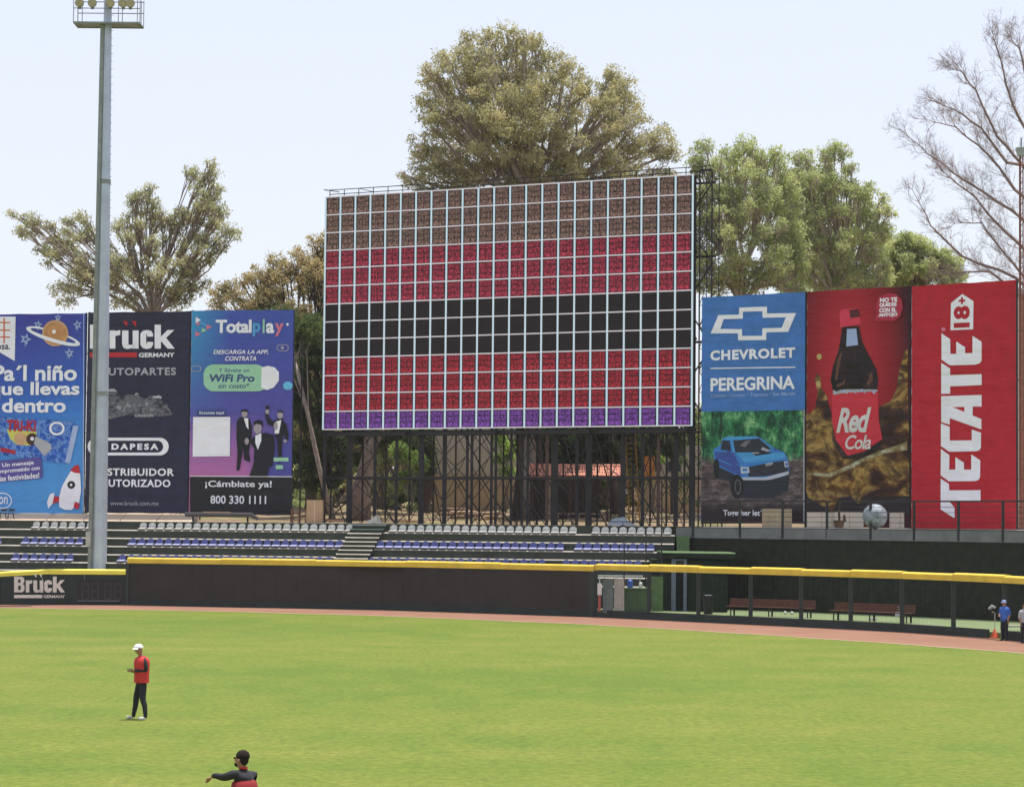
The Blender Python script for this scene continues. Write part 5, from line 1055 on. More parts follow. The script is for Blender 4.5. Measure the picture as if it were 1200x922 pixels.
mb = MB(); mb.tube([(xa, Yk + 1.5, z1 + .08), ((xa + xb) / 2, Yk + 1.5, z1 + .05), (xb, Yk + 1.5, z1 + .08)], .13, 7); mb.build('ridge', TILE, ki)
DKW = mat('dark_brown_wood', (.05, .036, .028), .8)
for px in (624, 644, 668, 692, 712, 726):
    mb = MB(); x = P(px, 560, Yk).x; mb.beam((x, Yk, DECK + .2), (x, Yk, z0), .16); mb.build('post', mat('pale_brown_post', (.22, .17, .12), .8) if px == 644 else DKW, ki)
mb = MB(); mb.box(((xa + xb) / 2 - .6, Yk + 2.6, (DECK + z1) / 2), (xb - xa - 1.5, .2, z1 - DECK)); mb.build('back_wall', mat('dark_umber_wall', (.055, .042, .036), .9), ki)
mb = MB(); mb.box(((xa + xb) / 2, Yk - .2, DECK + .75), (xb - xa - 2.4, .05, .06)); 
for k in range(6): mb.box((xa + 1.3 + k * .7, Yk - .2, DECK + .4), (.05, .05, .7))
mb.build('handrail', mat('pale_rail', (.34, .30, .25), .6), ki)
# yellow ladder / platform
Yl = 156.5; ld = thing('yellow_ladder', P(741, 604, Yl), 'yellow ladder leaning inside the steelwork near its right end', 'ladder'); YLW = mat('ladder_yellow', (.30, .16, .03), .5, var=.15)
xa, xb = P(734, 530, Yl).x, P(746, 530, Yl).x; z1, z0 = P(740, 504, Yl).z, DECK + .05
for x, dx in ((xa, .2), (xb, .2)):
    mb = MB(); mb.beam((x + dx, Yl - .6, z0), (x - .1, Yl, z1), .09); mb.build('rail', YLW, ld)
for k in range(18):
    t_ = (k + .5) / 18; z = z0 + (z1 - z0) * t_; x = .2 - .3 * t_; mb = MB(); mb.beam((xa + x, Yl - .6 + .6 * t_, z), (xb + x, Yl - .6 + .6 * t_, z), .06); mb.build('rung', YLW, ld)
mb = MB(); x = P(761, 548, Yl).x; mb.box((x, Yl + .8, P(761, 547, Yl).z), (.75, .06, 1.35)); tag(mb.build('orange_panel', mat('ochre_orange', (.50, .21, .05), .7)), 'orange board hanging beside the yellow ladder', 'board')
# log pile & planks
lg = thing('log_pile', P(548, 606, 164), 'pile of brown logs and planks on the ground behind the screen columns', 'logs'); rr = random.Random(9)
for k in range(22):
    y = 164 + rr.uniform(0, 2.6); x = P(548, 600, y).x + rr.uniform(-1.4, 1.4); z = park_h(x, y) + .12 + .11 * (k // 6); L = rr.uniform(1.0, 2.0); a_ = rr.uniform(-.25, .25)
    mb = MB(); mb.tube([(x - L / 2, y - a_, z), (x + L / 2, y + a_, z + rr.uniform(-.03, .09))], rr.uniform(.07, .14), 7); mb.build('log', mat('log_bark', (.17, .11, .07), .9, var=.4) if k % 3 else mat('cut_wood', (.42, .30, .19), .8), lg)
for k, (px, py, Y_, L, col, lab) in enumerate(((455, 603, 160, 2.6, (.45, .36, .26), 'pale plank lying on the ground behind the second bay of columns'), (480, 606, 158, 2.0, (.40, .22, .14), 'reddish plank lying on the ground left of the log pile'), (595, 606, 158.5, 2.4, (.45, .33, .22), 'tan plank lying right of the log pile'), (388, 604, 160, 1.6, (.5, .3, .2), 'orange-tan plank lying right of the tan box'), (512, 601, 162, 1.8, (.52, .46, .40), 'whitish plank lying just left of the log pile'))):
    x = P(px, py, Y_).x; z = park_h(x, Y_); mb = MB(); mb.box((x, Y_, z + .12), (L, .3, .07), .1 * (k % 3 - 1)); mb.box((x + .2, Y_ + .3, z + .2), (L * .7, .25, .05), -.12); tag(mb.build('plank', mat('plank_%s' % ['pale', 'reddish', 'tan', 'orange', 'whitish'][k], col + (), .85) if False else mat('plank_' + ['pale', 'reddish', 'tan', 'orange', 'whitish'][k], col, .85)), lab, 'plank')

# ------------------------------------------------------------------ trees
def leafmat(name, c0, c1, c2):
    m = bpy.data.materials.new(name); N = NT(m); g_ = N.new('ShaderNodeNewGeometry'); p = g_.outputs['Position']
    f = N.noise(p, .55, 3, .6); r_ = N.math('ADD', N.math('MULTIPLY', f, .82), N.math('MULTIPLY', g_.outputs['Random Per Island'], .18))
    c = N.ramp(r_, [(.32, c0), (.5, c1), (.66, c2)])
    d = N.new('ShaderNodeBsdfPrincipled'); N.lk(c, d.inputs['Base Color']); d.inputs['Roughness'].default_value = .8; d.inputs['Specular IOR Level'].default_value = .1
    tr_ = N.new('ShaderNodeBsdfTranslucent'); N.lk(c, tr_.inputs[0]); mx = N.new('ShaderNodeAddShader')
    N.lk(d.outputs[0], mx.inputs[0]); N.lk(tr_.outputs[0], mx.inputs[1]); N.lk(mx.outputs[0], N.out.inputs[0]); return m
def leaves(name, centres, rads, count, size, m, parent, flat=.75, droop=.35):
    """many small pointed leaves gathered round the given clump centres"""
    C_ = np.array(centres); Rr = np.array(rads); wgt = Rr ** 2; wgt = wgt / wgt.sum(); idx = RNG.choice(len(C_), count, p=wgt)
    d = RNG.normal(size=(count, 3)); d /= np.linalg.norm(d, axis=1)[:, None]; rad = RNG.random(count) ** .42
    # tufts inside the clump so that it has light and dark places
    tuft = RNG.normal(size=(len(C_) * 9, 3)); tuft /= np.linalg.norm(tuft, axis=1)[:, None]; tuft *= (RNG.random(len(tuft)) ** .35)[:, None]
    ti = idx * 9 + RNG.integers(0, 9, count)
    off = np.where(RNG.random(count)[:, None] < .62, tuft[ti] * .95 + d * rad[:, None] * .36, d * rad[:, None] * 1.12)
    pos = C_[idx] + off * (Rr[idx])[:, None] * np.array([1, 1, flat])
    a = RNG.normal(size=(count, 3)); a[:, 2] -= droop * 2; a /= np.linalg.norm(a, axis=1)[:, None]; b = np.cross(a, RNG.normal(size=(count, 3))); b /= np.linalg.norm(b, axis=1)[:, None] + 1e-9
    L = size * (.6 + .8 * RNG.random(count)); W_ = L * .42
    v = np.stack([pos, pos + a * (L * .45)[:, None] + b * (W_ * .5)[:, None], pos + a * L[:, None], pos + a * (L * .45)[:, None] - b * (W_ * .5)[:, None]], 1).reshape(-1, 3)
    org = np.array(WL[parent.name]); v -= org
    me = bpy.data.meshes.new(name); me.vertices.add(len(v)); me.vertices.foreach_set('co', v.ravel()); me.loops.add(count * 4); me.loops.foreach_set('vertex_index', np.arange(count * 4)); me.polygons.add(count)
    me.polygons.foreach_set('loop_start', np.arange(count) * 4); me.update(calc_edges=True); me.materials.append(m)
    o = bpy.data.objects.new(name, me); COL.objects.link(o); o.parent = parent; WL[o.name] = WL[parent.name]; return o
def inside(pt, poly):
    x, y = pt; c = False; j = len(poly) - 1
    for i in range(len(poly)):
        if (poly[i][1] > y) != (poly[j][1] > y) and x < (poly[j][0] - poly[i][0]) * (y - poly[i][1]) / (poly[j][1] - poly[i][1]) + poly[i][0]: c = not c
        j = i
    return c
def edge_dist(pt, poly):
    best = 1e9
    for a, b in zip(poly, poly[1:] + poly[:1]):
        ax, ay = a; dx, dy = b[0] - ax, b[1] - ay; t = max(0, min(1, ((pt[0] - ax) * dx + (pt[1] - ay) * dy) / (dx * dx + dy * dy + 1e-9))); best = min(best, math.hypot(pt[0] - ax - dx * t, pt[1] - ay - dy * t))
    return best
def tree(label, outline, Y, base_px, n, rpx, nleaf, lsize, lm, barkm, seed, group=None, extra=(), forks=7, trunk_r=.45, fork_y=None, holes=(), mind=.75, flat=.8, basey=None, lean=0):
    rr = random.Random(seed); xs_ = [p[0] for p in outline]; ys_ = [p[1] for p in outline]; s = Y / F
    base = Vector(((base_px - 600) / F * Y, Y, park_h((base_px - 600) / F * Y, Y) - .1)); t = thing('tree', base, label, 'tree', group)
    cs = []; tries = 0
    while len(cs) < n and tries < 6000:
        tries += 1; p = (rr.uniform(min(xs_), max(xs_)), rr.uniform(min(ys_), max(ys_)))
        if not inside(p, outline): continue
        r = rr.uniform(*rpx); e_ = edge_dist(p, outline)
        if e_ < r * .38: continue
        if any(math.hypot(p[0] - h[0], p[1] - h[1]) < h[2] for h in holes): continue
        dY = rr.uniform(-1, 1) * min(5.5, e_ * s * 1.1)
        if any(math.hypot(p[0] - q[0], p[1] - q[1]) < mind * (r + q[2]) * .5 and abs(dY - q[3]) < 2.2 for q in cs): continue
        cs.append((p[0], p[1], r, dY))
    cs += [(x, y, r, rr.uniform(-1, 1)) for x, y, r in extra]
    C_ = [P(x, y, Y + dy) for x, y, r, dy in cs]; R_ = [r * s for _, _, r, _ in cs]
    # trunk and limbs
    fy = fork_y or (max(ys_) + 10); fk = P(base_px + lean, fy, Y); fk = Vector((fk.x, Y, max(fk.z, base.z + 1.5)))
    mb = MB(); mid = base.lerp(fk, .5) + Vector((rr.uniform(-.2, .2), 0, 0)); mb.tube([base, base + (mid - base) * .15, mid, fk], [trunk_r * 1.35, trunk_r * 1.05, trunk_r * .9, trunk_r * .75], 9); mb.build('trunk', barkm, t, smooth=True)
    ang = sorted(range(len(C_)), key=lambda i: math.atan2(C_[i].x - fk.x, C_[i].z - fk.z)); groups = [ang[i::1][:0] for i in range(forks)]; k = max(1, math.ceil(len(ang) / forks)); groups = [ang[i:i + k] for i in range(0, len(ang), k)]
    for g_ in groups:
        if not g_: continue
        cen = sum((C_[i] for i in g_), Vector()) / len(g_); j1 = fk.lerp(cen, .55) + Vector((rr.uniform(-.3, .3), rr.uniform(-.4, .4), rr.uniform(-.3, .2)))
        mb = MB(); m1 = fk.lerp(j1, .5) + Vector((rr.uniform(-.3, .3), rr.uniform(-.3, .3), .2)); r1 = trunk_r * .48; mb.tube([fk - Vector((0, 0, .3)), m1, j1], [r1, r1 * .75, r1 * .55], 7)
        for i in g_:
            c = C_[i]; st_ = j1 if (c - j1).length < (c - m1).length else m1; a = st_.lerp(c, .5) + Vector((rr.uniform(-.35, .35), rr.uniform(-.35, .35), rr.uniform(-.45, .1)))
            mb.tube([st_, a, c], [r1 * .42, r1 * .26, .025], 5, False)
            for q_ in range(4):
                e2_ = c + Vector((rr.uniform(-1, 1), rr.uniform(-1, 1), rr.uniform(-.5, .9))) * R_[i] * .8; mb.tube([a.lerp(c, .4 + q_ * .18), e2_], [.035, .012], 4, False)
        mb.build('limb', barkm, t, smooth=True)
    tw = MB(); rt = random.Random(seed + 500)
    for i, c in enumerate(C_):
        for q_ in range(9):
            e2_ = c + Vector((rt.uniform(-1, 1), rt.uniform(-1, 1), rt.uniform(-.6, 1))) * R_[i] * .95; s2_ = c + (fk - c).normalized() * R_[i] * (.7 + .6 * rt.random()) + Vector((rt.uniform(-.3, .3), rt.uniform(-.3, .3), rt.uniform(-.2, .2)))
            tw.tube([s2_, s2_.lerp(e2_, .5) + Vector((rt.gauss(0, .12), rt.gauss(0, .12), .1)), e2_], [.030, .02, .008], 3, False)
    o = tw.build('twigs', barkm, t); o['kind'] = 'stuff'
    cr_ = leaves('crown', C_, R_, nleaf, lsize, lm, t, flat); return t
BARK = mat('grey_brown_bark', (.26, .20, .16), .95, var=.4, scale=2.5, bump=.5); BARK2 = mat('pale_eucalyptus_bark', (.40, .33, .27), .9, var=.3, scale=1.5, bump=.3); BARKD = mat('dark_bark', (.06, .045, .035), .95, var=.4, scale=2.5, bump=.5)
L_OLIVE = leafmat('olive_brown_leaves', (.17, .16, .085, 1), (.235, .22, .105, 1), (.31, .275, .15, 1))
L_GREEN = leafmat('fresh_green_leaves', (.165, .19, .085, 1), (.235, .262, .11, 1), (.315, .33, .15, 1))
L_GREY = leafmat('grey_green_leaves', (.17, .18, .095, 1), (.24, .24, .125, 1), (.31, .29, .16, 1))
L_BROWN = leafmat('brown_olive_leaves', (.15, .13, .065, 1), (.23, .19, .09, 1), (.29, .235, .12, 1))
L_DARK = leafmat('shaded_green_leaves', (.028, .042, .016, 1), (.045, .065, .022, 1), (.075, .095, .03, 1))  # leaf colour darkened to carry the shade among these trees
L_BRIGHT = leafmat('bright_shrub_leaves', (.10, .15, .04, 1), (.17, .24, .06, 1), (.26, .33, .10, 1))
tree('huge olive-brown tree towering behind the big screen', [(472, 205), (476, 165), (487, 140), (489, 100), (493, 70), (515, 52), (545, 40), (575, 29), (605, 28), (628, 36), (634, 52), (662, 62), (682, 78), (693, 96), (703, 78), (715, 76), (737, 90), (752, 104), (756, 125), (776, 148), (794, 160), (798, 185), (790, 235), (480, 245)],
     176, 622, 270, (10, 19), 98000, .20, L_OLIVE, BARK2, 5, forks=15, trunk_r=.75, fork_y=235, mind=.62, extra=[(478, 214, 9), (470, 205, 6), (470, 205, 5), (500, 228, 10)], holes=[(523, 186, 7), (585, 122, 5), (570, 150, 6), (640, 176, 5), (604, 200, 6), (563, 205, 5)])
tree('airy grey-green tree with open branching behind the left banners', [(76, 362), (62, 340), (44, 305), (22, 275), (5, 258), (8, 243), (60, 250), (98, 248), (118, 270), (138, 250), (150, 232), (166, 218), (180, 214), (186, 235), (200, 250), (212, 225), (214, 200), (236, 188), (252, 188), (258, 215), (264, 235), (278, 258), (280, 275), (262, 300), (258, 320), (240, 340), (236, 362)],
     187, 178, 190, (7, 13), 34000, .20, L_GREY, BARK, 12, forks=9, trunk_r=.38, fork_y=372, mind=.62, holes=[(200, 292, 11), (112, 290, 7), (70, 322, 10), (128, 345, 8), (195, 330, 7), (232, 305, 7), (222, 236, 7), (100, 330, 6)])
tree('brownish tree standing between the pink banner and the screen', [(243, 372), (246, 345), (262, 328), (280, 318), (300, 312), (318, 296), (335, 300), (345, 288), (362, 276), (382, 272), (420, 280), (420, 400), (400, 520), (346, 520), (330, 420), (300, 380)],
     181, 366, 120, (10, 16), 50000, .21, L_BROWN, BARKD, 21, forks=9, trunk_r=.4, fork_y=470, mind=.72)
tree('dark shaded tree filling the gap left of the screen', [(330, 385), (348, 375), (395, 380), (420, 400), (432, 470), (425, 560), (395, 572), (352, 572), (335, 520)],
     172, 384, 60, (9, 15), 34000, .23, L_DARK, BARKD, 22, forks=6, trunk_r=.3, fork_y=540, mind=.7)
tree('full green tree directly right of the screen', [(800, 345), (802, 230), (806, 186), (820, 164), (845, 156), (874, 158), (902, 166), (922, 182), (936, 206), (944, 260), (946, 345)],
     172, 868, 150, (9, 16), 47000, .20, L_GREEN, BARK2, 31, forks=9, trunk_r=.4, fork_y=350, mind=.70, holes=[(880, 250, 5), (906, 290, 6), (842, 300, 5)])
tree('looser green tree above the dark red banner', [(912, 345), (916, 250), (922, 200), (930, 176), (946, 163), (970, 161), (990, 172), (1000, 190), (1012, 206), (1030, 214), (1046, 236), (1050, 264), (1044, 285), (1046, 345)],
     178, 978, 140, (8, 14), 40000, .20, L_GREEN, BARK2, 33, forks=9, trunk_r=.34, fork_y=345, mind=.64, holes=[(985, 235, 8), (975, 262, 6), (1000, 268, 7), (958, 300, 6), (1012, 300, 6)])
tree('small rounded olive-green tree above the bright red banner', [(1032, 345), (1038, 300), (1044, 280), (1062, 270), (1082, 276), (1100, 290), (1118, 296), (1132, 312), (1134, 345)],
     181, 1078, 60, (8, 13), 23000, .20, L_GREEN, BARK, 35, forks=6, trunk_r=.28, fork_y=350, mind=.72)
# lower trees and shrubs seen through the steelwork
tree('pale green tree filling the dip between the two crowns right of the screen', [(900, 345), (902, 250), (915, 205), (935, 195), (955, 215), (1035, 262), (1060, 290), (1064, 345)],
     190, 985, 95, (8, 14), 34000, .20, L_GREEN, BARK, 37, forks=7, trunk_r=.3, fork_y=350, mind=.62)
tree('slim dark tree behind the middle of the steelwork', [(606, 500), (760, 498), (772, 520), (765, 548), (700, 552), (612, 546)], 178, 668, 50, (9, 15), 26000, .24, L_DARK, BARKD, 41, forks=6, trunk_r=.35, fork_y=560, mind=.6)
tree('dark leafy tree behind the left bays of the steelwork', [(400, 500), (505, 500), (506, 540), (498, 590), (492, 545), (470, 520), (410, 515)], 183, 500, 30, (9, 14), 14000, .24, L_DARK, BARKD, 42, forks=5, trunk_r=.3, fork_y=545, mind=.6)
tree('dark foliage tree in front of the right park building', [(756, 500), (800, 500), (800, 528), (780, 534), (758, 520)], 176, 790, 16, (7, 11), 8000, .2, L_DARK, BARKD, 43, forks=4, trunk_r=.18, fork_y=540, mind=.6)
def shrub(label, px, py, Y, w_, h_, n, lm, seed, ls=.22):
    rr = random.Random(seed); x = P(px, py, Y).x; base = Vector((x, Y, park_h(x, Y) - .05)); t = thing('shrub', base, label, 'shrub'); zc_ = P(px, py, Y).z; C_ = []; R_ = []
    for k in range(max(6, int(w_ * h_ * 1.6))):
        C_.append(Vector((x + rr.uniform(-.5, .5) * w_, Y + rr.uniform(-.8, .8), zc_ + rr.uniform(-.5, .5) * h_))); R_.append(rr.uniform(.35, .7))
    mb = MB()
    for c in C_: mb.tube([base + Vector((rr.uniform(-.15, .15), 0, 0)), base.lerp(c, .5) + Vector((0, 0, .15)), c], [.05, .035, .012], 4, False)
    mb.build('stems', BARK, t); leaves('foliage', C_, R_, n, ls, lm, t)
shrub('pale green sunlit shrub behind the third and fourth columns', 483, 541, 176, 2.0, 2.2, 5000, L_BRIGHT, 1, .3)
shrub('tall yellow-green shrub behind the second bay of the steelwork', 449, 545, 184, 4.4, 6.5, 12000, L_GREEN, 2)
shrub('yellow-green bushes right of the plain cream-grey building', 592, 532, 183, 1.8, 2.6, 4000, L_BRIGHT, 3)
shrub('low dull green bushes at the foot of the dark shaded tree', 392, 570, 186, 5.5, 2.4, 8000, L_GREEN, 4)
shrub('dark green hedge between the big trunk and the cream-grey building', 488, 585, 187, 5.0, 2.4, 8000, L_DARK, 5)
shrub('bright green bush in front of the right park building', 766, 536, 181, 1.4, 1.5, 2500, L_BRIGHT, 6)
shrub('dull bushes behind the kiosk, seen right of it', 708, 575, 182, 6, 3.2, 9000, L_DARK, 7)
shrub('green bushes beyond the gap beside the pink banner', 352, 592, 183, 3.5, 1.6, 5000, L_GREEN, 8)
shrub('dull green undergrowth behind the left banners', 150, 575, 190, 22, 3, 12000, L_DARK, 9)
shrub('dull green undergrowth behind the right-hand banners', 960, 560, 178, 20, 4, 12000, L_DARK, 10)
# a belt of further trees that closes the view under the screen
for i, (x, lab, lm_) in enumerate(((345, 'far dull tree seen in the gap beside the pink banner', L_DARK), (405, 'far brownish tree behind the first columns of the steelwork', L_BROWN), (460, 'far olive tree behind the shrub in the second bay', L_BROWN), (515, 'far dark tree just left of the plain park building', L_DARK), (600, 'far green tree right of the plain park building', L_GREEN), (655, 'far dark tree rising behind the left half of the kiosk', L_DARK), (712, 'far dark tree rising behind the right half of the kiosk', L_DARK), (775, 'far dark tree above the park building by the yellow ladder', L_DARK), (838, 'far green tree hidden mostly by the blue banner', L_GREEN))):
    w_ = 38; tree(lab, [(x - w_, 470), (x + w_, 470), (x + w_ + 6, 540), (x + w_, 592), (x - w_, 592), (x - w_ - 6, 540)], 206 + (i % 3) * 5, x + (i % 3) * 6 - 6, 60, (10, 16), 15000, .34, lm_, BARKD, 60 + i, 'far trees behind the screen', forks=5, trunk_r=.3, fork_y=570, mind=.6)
# bare trunks under the screen
def trunk_tree(label, base_px, by, top, r, Y, m, seed, crown=None):
    rr = random.Random(seed); x = P(base_px, by, Y).x; b = Vector((x, Y, park_h(x, Y) - .1)); e_ = P(*top, Y + .5); t = thing('tree', b, label, 'tree'); pts = [b, b.lerp(e_, .33) + Vector((rr.uniform(-.15, .15), 0, 0)), b.lerp(e_, .66) + Vector((rr.uniform(-.2, .2), 0, 0)), e_]
    mb = MB(); mb.tube(pts, [r * 1.4, r, r * .8, r * .5], 9); mb.build('trunk', m, t, smooth=True)
    C_ = []; mb = MB()
    for k in range(7):
        c = e_ + Vector((rr.uniform(-2, 2), rr.uniform(-1.5, 1.5), rr.uniform(.3, 3.0))); C_.append(c); mb.tube([pts[2] if k % 2 else e_, pts[3].lerp(c, .5) + Vector((0, 0, -.2)), c], [r * .35, r * .2, .02], 5, False)
    mb.build('limb', m, t, smooth=True); leaves('crown', C_, [1.1] * 7, 7000, .24, L_DARK, t)
trunk_tree('thick leaning brown trunk behind the left columns of the screen', 420, 606, (434, 500), .62, 166, BARK, 1)
trunk_tree('thick upright trunk behind the seats left of the kiosk', 632, 606, (628, 490), .26, 174, BARKD, 2)
trunk_tree('pale slanting trunk just left of the screen', 392, 470, (346, 425), .16, 166, BARK2, 3)
trunk_tree('slim trunk behind the right end of the kiosk', 722, 606, (716, 490), .28, 176, BARKD, 4)
trunk_tree('slim dark trunk right of the log pile', 604, 606, (612, 480), .26, 172, BARKD, 5)

# the leafless tree on the right
def bare_tree():
    Y = 158; rr = random.Random(77); b = Vector((P(1240, 600, Y).x, Y, DECK)); t = thing('tree', b, 'large leafless tree with fine twigs reaching in from the right edge', 'tree')
    TW = mat('twig_bark', (.25, .175, .15), .9, var=.3); mb = MB(); tk = [b, P(1238, 480, Y), P(1236, 380, Y), P(1228, 250, Y), P(1216, 130, Y), P(1205, 30, Y)]
    mb.tube(tk, [.62, .5, .42, .30, .17, .05], 9); mb.build('trunk', TW, t, smooth=True)
    limbs = [[(1236, 370), (1191, 325), (1128, 301), (1091, 264), (1069, 222)], [(1234, 300), (1200, 257), (1154, 227), (1117, 202), (1087, 180), (1056, 153)], [(1228, 240), (1200, 194), (1169, 161), (1143, 106), (1128, 84), (1114, 80)],
             [(1222, 185), (1198, 146), (1183, 113), (1172, 69), (1163, 38)], [(1236, 340), (1200, 292), (1168, 262), (1143, 232), (1113, 208), (1095, 190)], [(1218, 150), (1204, 100), (1196, 60), (1184, 44)],
             [(1234, 390), (1200, 350), (1160, 318), (1130, 320), (1100, 318)], [(1230, 260), (1190, 222), (1160, 182), (1120, 150), (1085, 140)], [(1238, 420), (1205, 330), (1180, 300), (1150, 262), (1120, 262)], [(1228, 200), (1180, 190), (1150, 150), (1118, 128), (1092, 118)]]
    for L in limbs:
        dY = rr.uniform(-2.5, 2.5); n = len(L); pts = [P(x, y, Y + dY * i / n) for i, (x, y) in enumerate(L)]; mb = MB(); r0 = .13
        # smooth the limb
        fine = [];
        for i in range(n - 1):
            for k in range(3): fine.append(pts[i].lerp(pts[i + 1], k / 3) + Vector((rr.uniform(-.05, .05), rr.uniform(-.05, .05), rr.uniform(-.05, .05))))
        fine.append(pts[-1]); mb.tube(fine, [r0 * (1 - .88 * i / (len(fine) - 1)) for i in range(len(fine))], 5, False); mb.build('limb', TW, t)
        tw = MB()
        def twig(p, d, L_, r_, lev):
            q = p; k_ = 4 if lev < 2 else 3; ps = [p]
            for i in range(k_):
                d = (d + Vector((rr.uniform(-.28, .28), rr.uniform(-.25, .25), rr.uniform(-.18, .30)))).normalized(); q = q + d * (L_ / k_); ps.append(q)
            tw.tube(ps, [r_ * (1 - .65 * i / k_) for i in range(k_ + 1)], 3, False)
            if lev < 3:
                for c_ in range((4, 4, 3)[lev]):
                    j = rr.randint(1, k_); twig(ps[j], (d + Vector((rr.uniform(-.95, .95), rr.uniform(-.7, .7), rr.uniform(-.7, .8)))).normalized(), L_ * rr.uniform(.45, .7), max(.005, r_ * .5), lev + 1)
        for i in range(3, len(fine)):
            d = (fine[i] - fine[i - 1]).normalized(); 
            for s_ in range(3): twig(fine[i], (d + Vector((rr.uniform(-.8, .8), rr.uniform(-.6, .6), rr.uniform(-.8, .8)))).normalized(), rr.uniform(1.2, 1.9) * (1 - .5 * i / len(fine)), .021, 0)
        o = tw.build('twigs', TW, t); o['kind'] = 'stuff'
bare_tree()

# ------------------------------------------------------------------ people
def person(label, origin, scale, face, chains, hands, regions, mats, group=None):
    """body grown from a skeleton. chains: list of lists of (x,y,z,radius); x = to the figure's left in the view, y = depth, z = up.
    regions: list of (segment a, segment b, radius, material index) deciding which cloth covers which face"""
    t = thing('person', origin, label, 'person')
    def T(p): 
        c, s_ = math.cos(face), math.sin(face); return Vector((p[0] * c - p[1] * s_, p[0] * s_ + p[1] * c, p[2])) * scale
    bm = bmesh.new(); sk = bm.verts.layers.skin.verify(); first_ = {}
    for ch in chains:
        prev = None; new = True
        for p in ch:
            key = tuple(round(v, 4) for v in p[:3]); v = first_.get(key)
            if v is None:
                v = bm.verts.new(T(p)); r_ = p[3] * scale; v[sk].radius = (r_ * (p[4] if len(p) > 4 else 1), r_); first_[key] = v
            if prev is not None and not any(e_.other_vert(prev) is v for e_ in prev.link_edges): bm.edges.new((prev, v))
            prev = v
    bm.verts.index_update(); seen = set()
    for v in bm.verts:      # one root for every connected piece
        if v in seen: continue
        v[sk].use_root = True; stack = [v]
        while stack:
            q = stack.pop()
            if q in seen: continue
            seen.add(q); stack += [e_.other_vert(q) for e_ in q.link_edges]
    me = bpy.data.meshes.new('body'); bm.to_mesh(me); bm.free(); o = bpy.data.objects.new('body', me); COL.objects.link(o)
    m1 = o.modifiers.new('k', 'SKIN'); m1.use_smooth_shade = True; m1.branch_smoothing = .6; m2 = o.modifiers.new('s', 'SUBSURF'); m2.levels = 2; m2.render_levels = 2
    bpy.context.view_layer.update(); dg = bpy.context.evaluated_depsgraph_get(); me2 = bpy.data.meshes.new_from_object(o.evaluated_get(dg)); bpy.data.objects.remove(o)
    me2.name = 'body'; me2.materials.clear()
    for m in mats: me2.materials.append(m)
    segs = [(T(a), T(b), r_, mi) for a, b, r_, mi in regions]
    for pl in me2.polygons:
        c = pl.center; best = 1e9
        for a, b, r_, mi in segs:
            d = b - a; u = max(0, min(1, (c - a).dot(d) / max(1e-9, d.dot(d)))); q = (c - a - d * u).length - r_ * scale
            if q < best: best = q; pl.material_index = mi
        pl.use_smooth = True
    o = bpy.data.objects.new('body', me2); COL.objects.link(o); o.parent = t; WL[o.name] = WL[t.name]; return t, T
def ellipsoid(name, c, r, m, parent, zcut=None, seg=16):
    bm = bmesh.new(); bmesh.ops.create_uvsphere(bm, u_segments=seg, v_segments=10, radius=1)
    if zcut is not None: bmesh.ops.delete(bm, geom=[v for v in bm.verts if v.co.z < zcut], context='VERTS')
    for v in bm.verts: v.co = Vector((v.co.x * r[0], v.co.y * r[1], v.co.z * r[2]))
    me = bpy.data.meshes.new(name); bm.to_mesh(me); bm.free(); me.materials.append(m)
    for pl in me.polygons: pl.use_smooth = True
    o = bpy.data.objects.new(name, me); COL.objects.link(o); o.parent = parent; o.location = c; WL[o.name] = Vector(c); return o
SKIN = mat('tan_skin', (.36, .19, .12), .6, var=.05); BLKC = mat('black_sportswear', (.022, .022, .026), .8, var=.2, scale=6); REDV = mat('red_vest', (.52, .035, .03), .7, var=.1, scale=6); WHC = mat('white_cap', (.72, .73, .75), .5, var=.03); BLUS = mat('blue_shirt', (.05, .14, .50), .75, var=.12, scale=6); DKP = mat('dark_trousers', (.025, .025, .035), .8); GRS = mat('pale_grey_shirt', (.42, .43, .46), .8, var=.08); HAIR = mat('black_hair', (.03, .022, .02), .95, var=.4, scale=30, bump=.6, spec=.1); SHOE = mat('white_shoe', (.55, .55, .53), .6)
def finger_chains(w0, d, side, curl=.5, n=5):
    """five separate fingers growing out of a palm at w0 pointing along d; side = direction across the knuckles"""
    d = Vector(d).normalized(); side = Vector(side).normalized(); dn = Vector((0, 0, -1)); out = []
    for k, (o_, L) in enumerate(((-.030, .062), (-.010, .072), (.010, .069), (.029, .055))):
        a = Vector(w0) + d * .055 + side * o_; b = a + (d + dn * curl * .4).normalized() * L * .5; c = b + (d + dn * curl * 1.4).normalized() * L * .5
        out.append([(*(Vector(w0) + d * .03 + side * o_ * .6), .011), (*a, .0095), (*b, .0085), (*c, .007)])
    a = Vector(w0) + side * -.03; b = a + (d * .6 - side).normalized() * .04; c = b + (d - side * .3).normalized() * .03
    out.append([(*(Vector(w0) + d * .01), .013), (*a, .011), (*b, .010), (*c, .008)]); return out
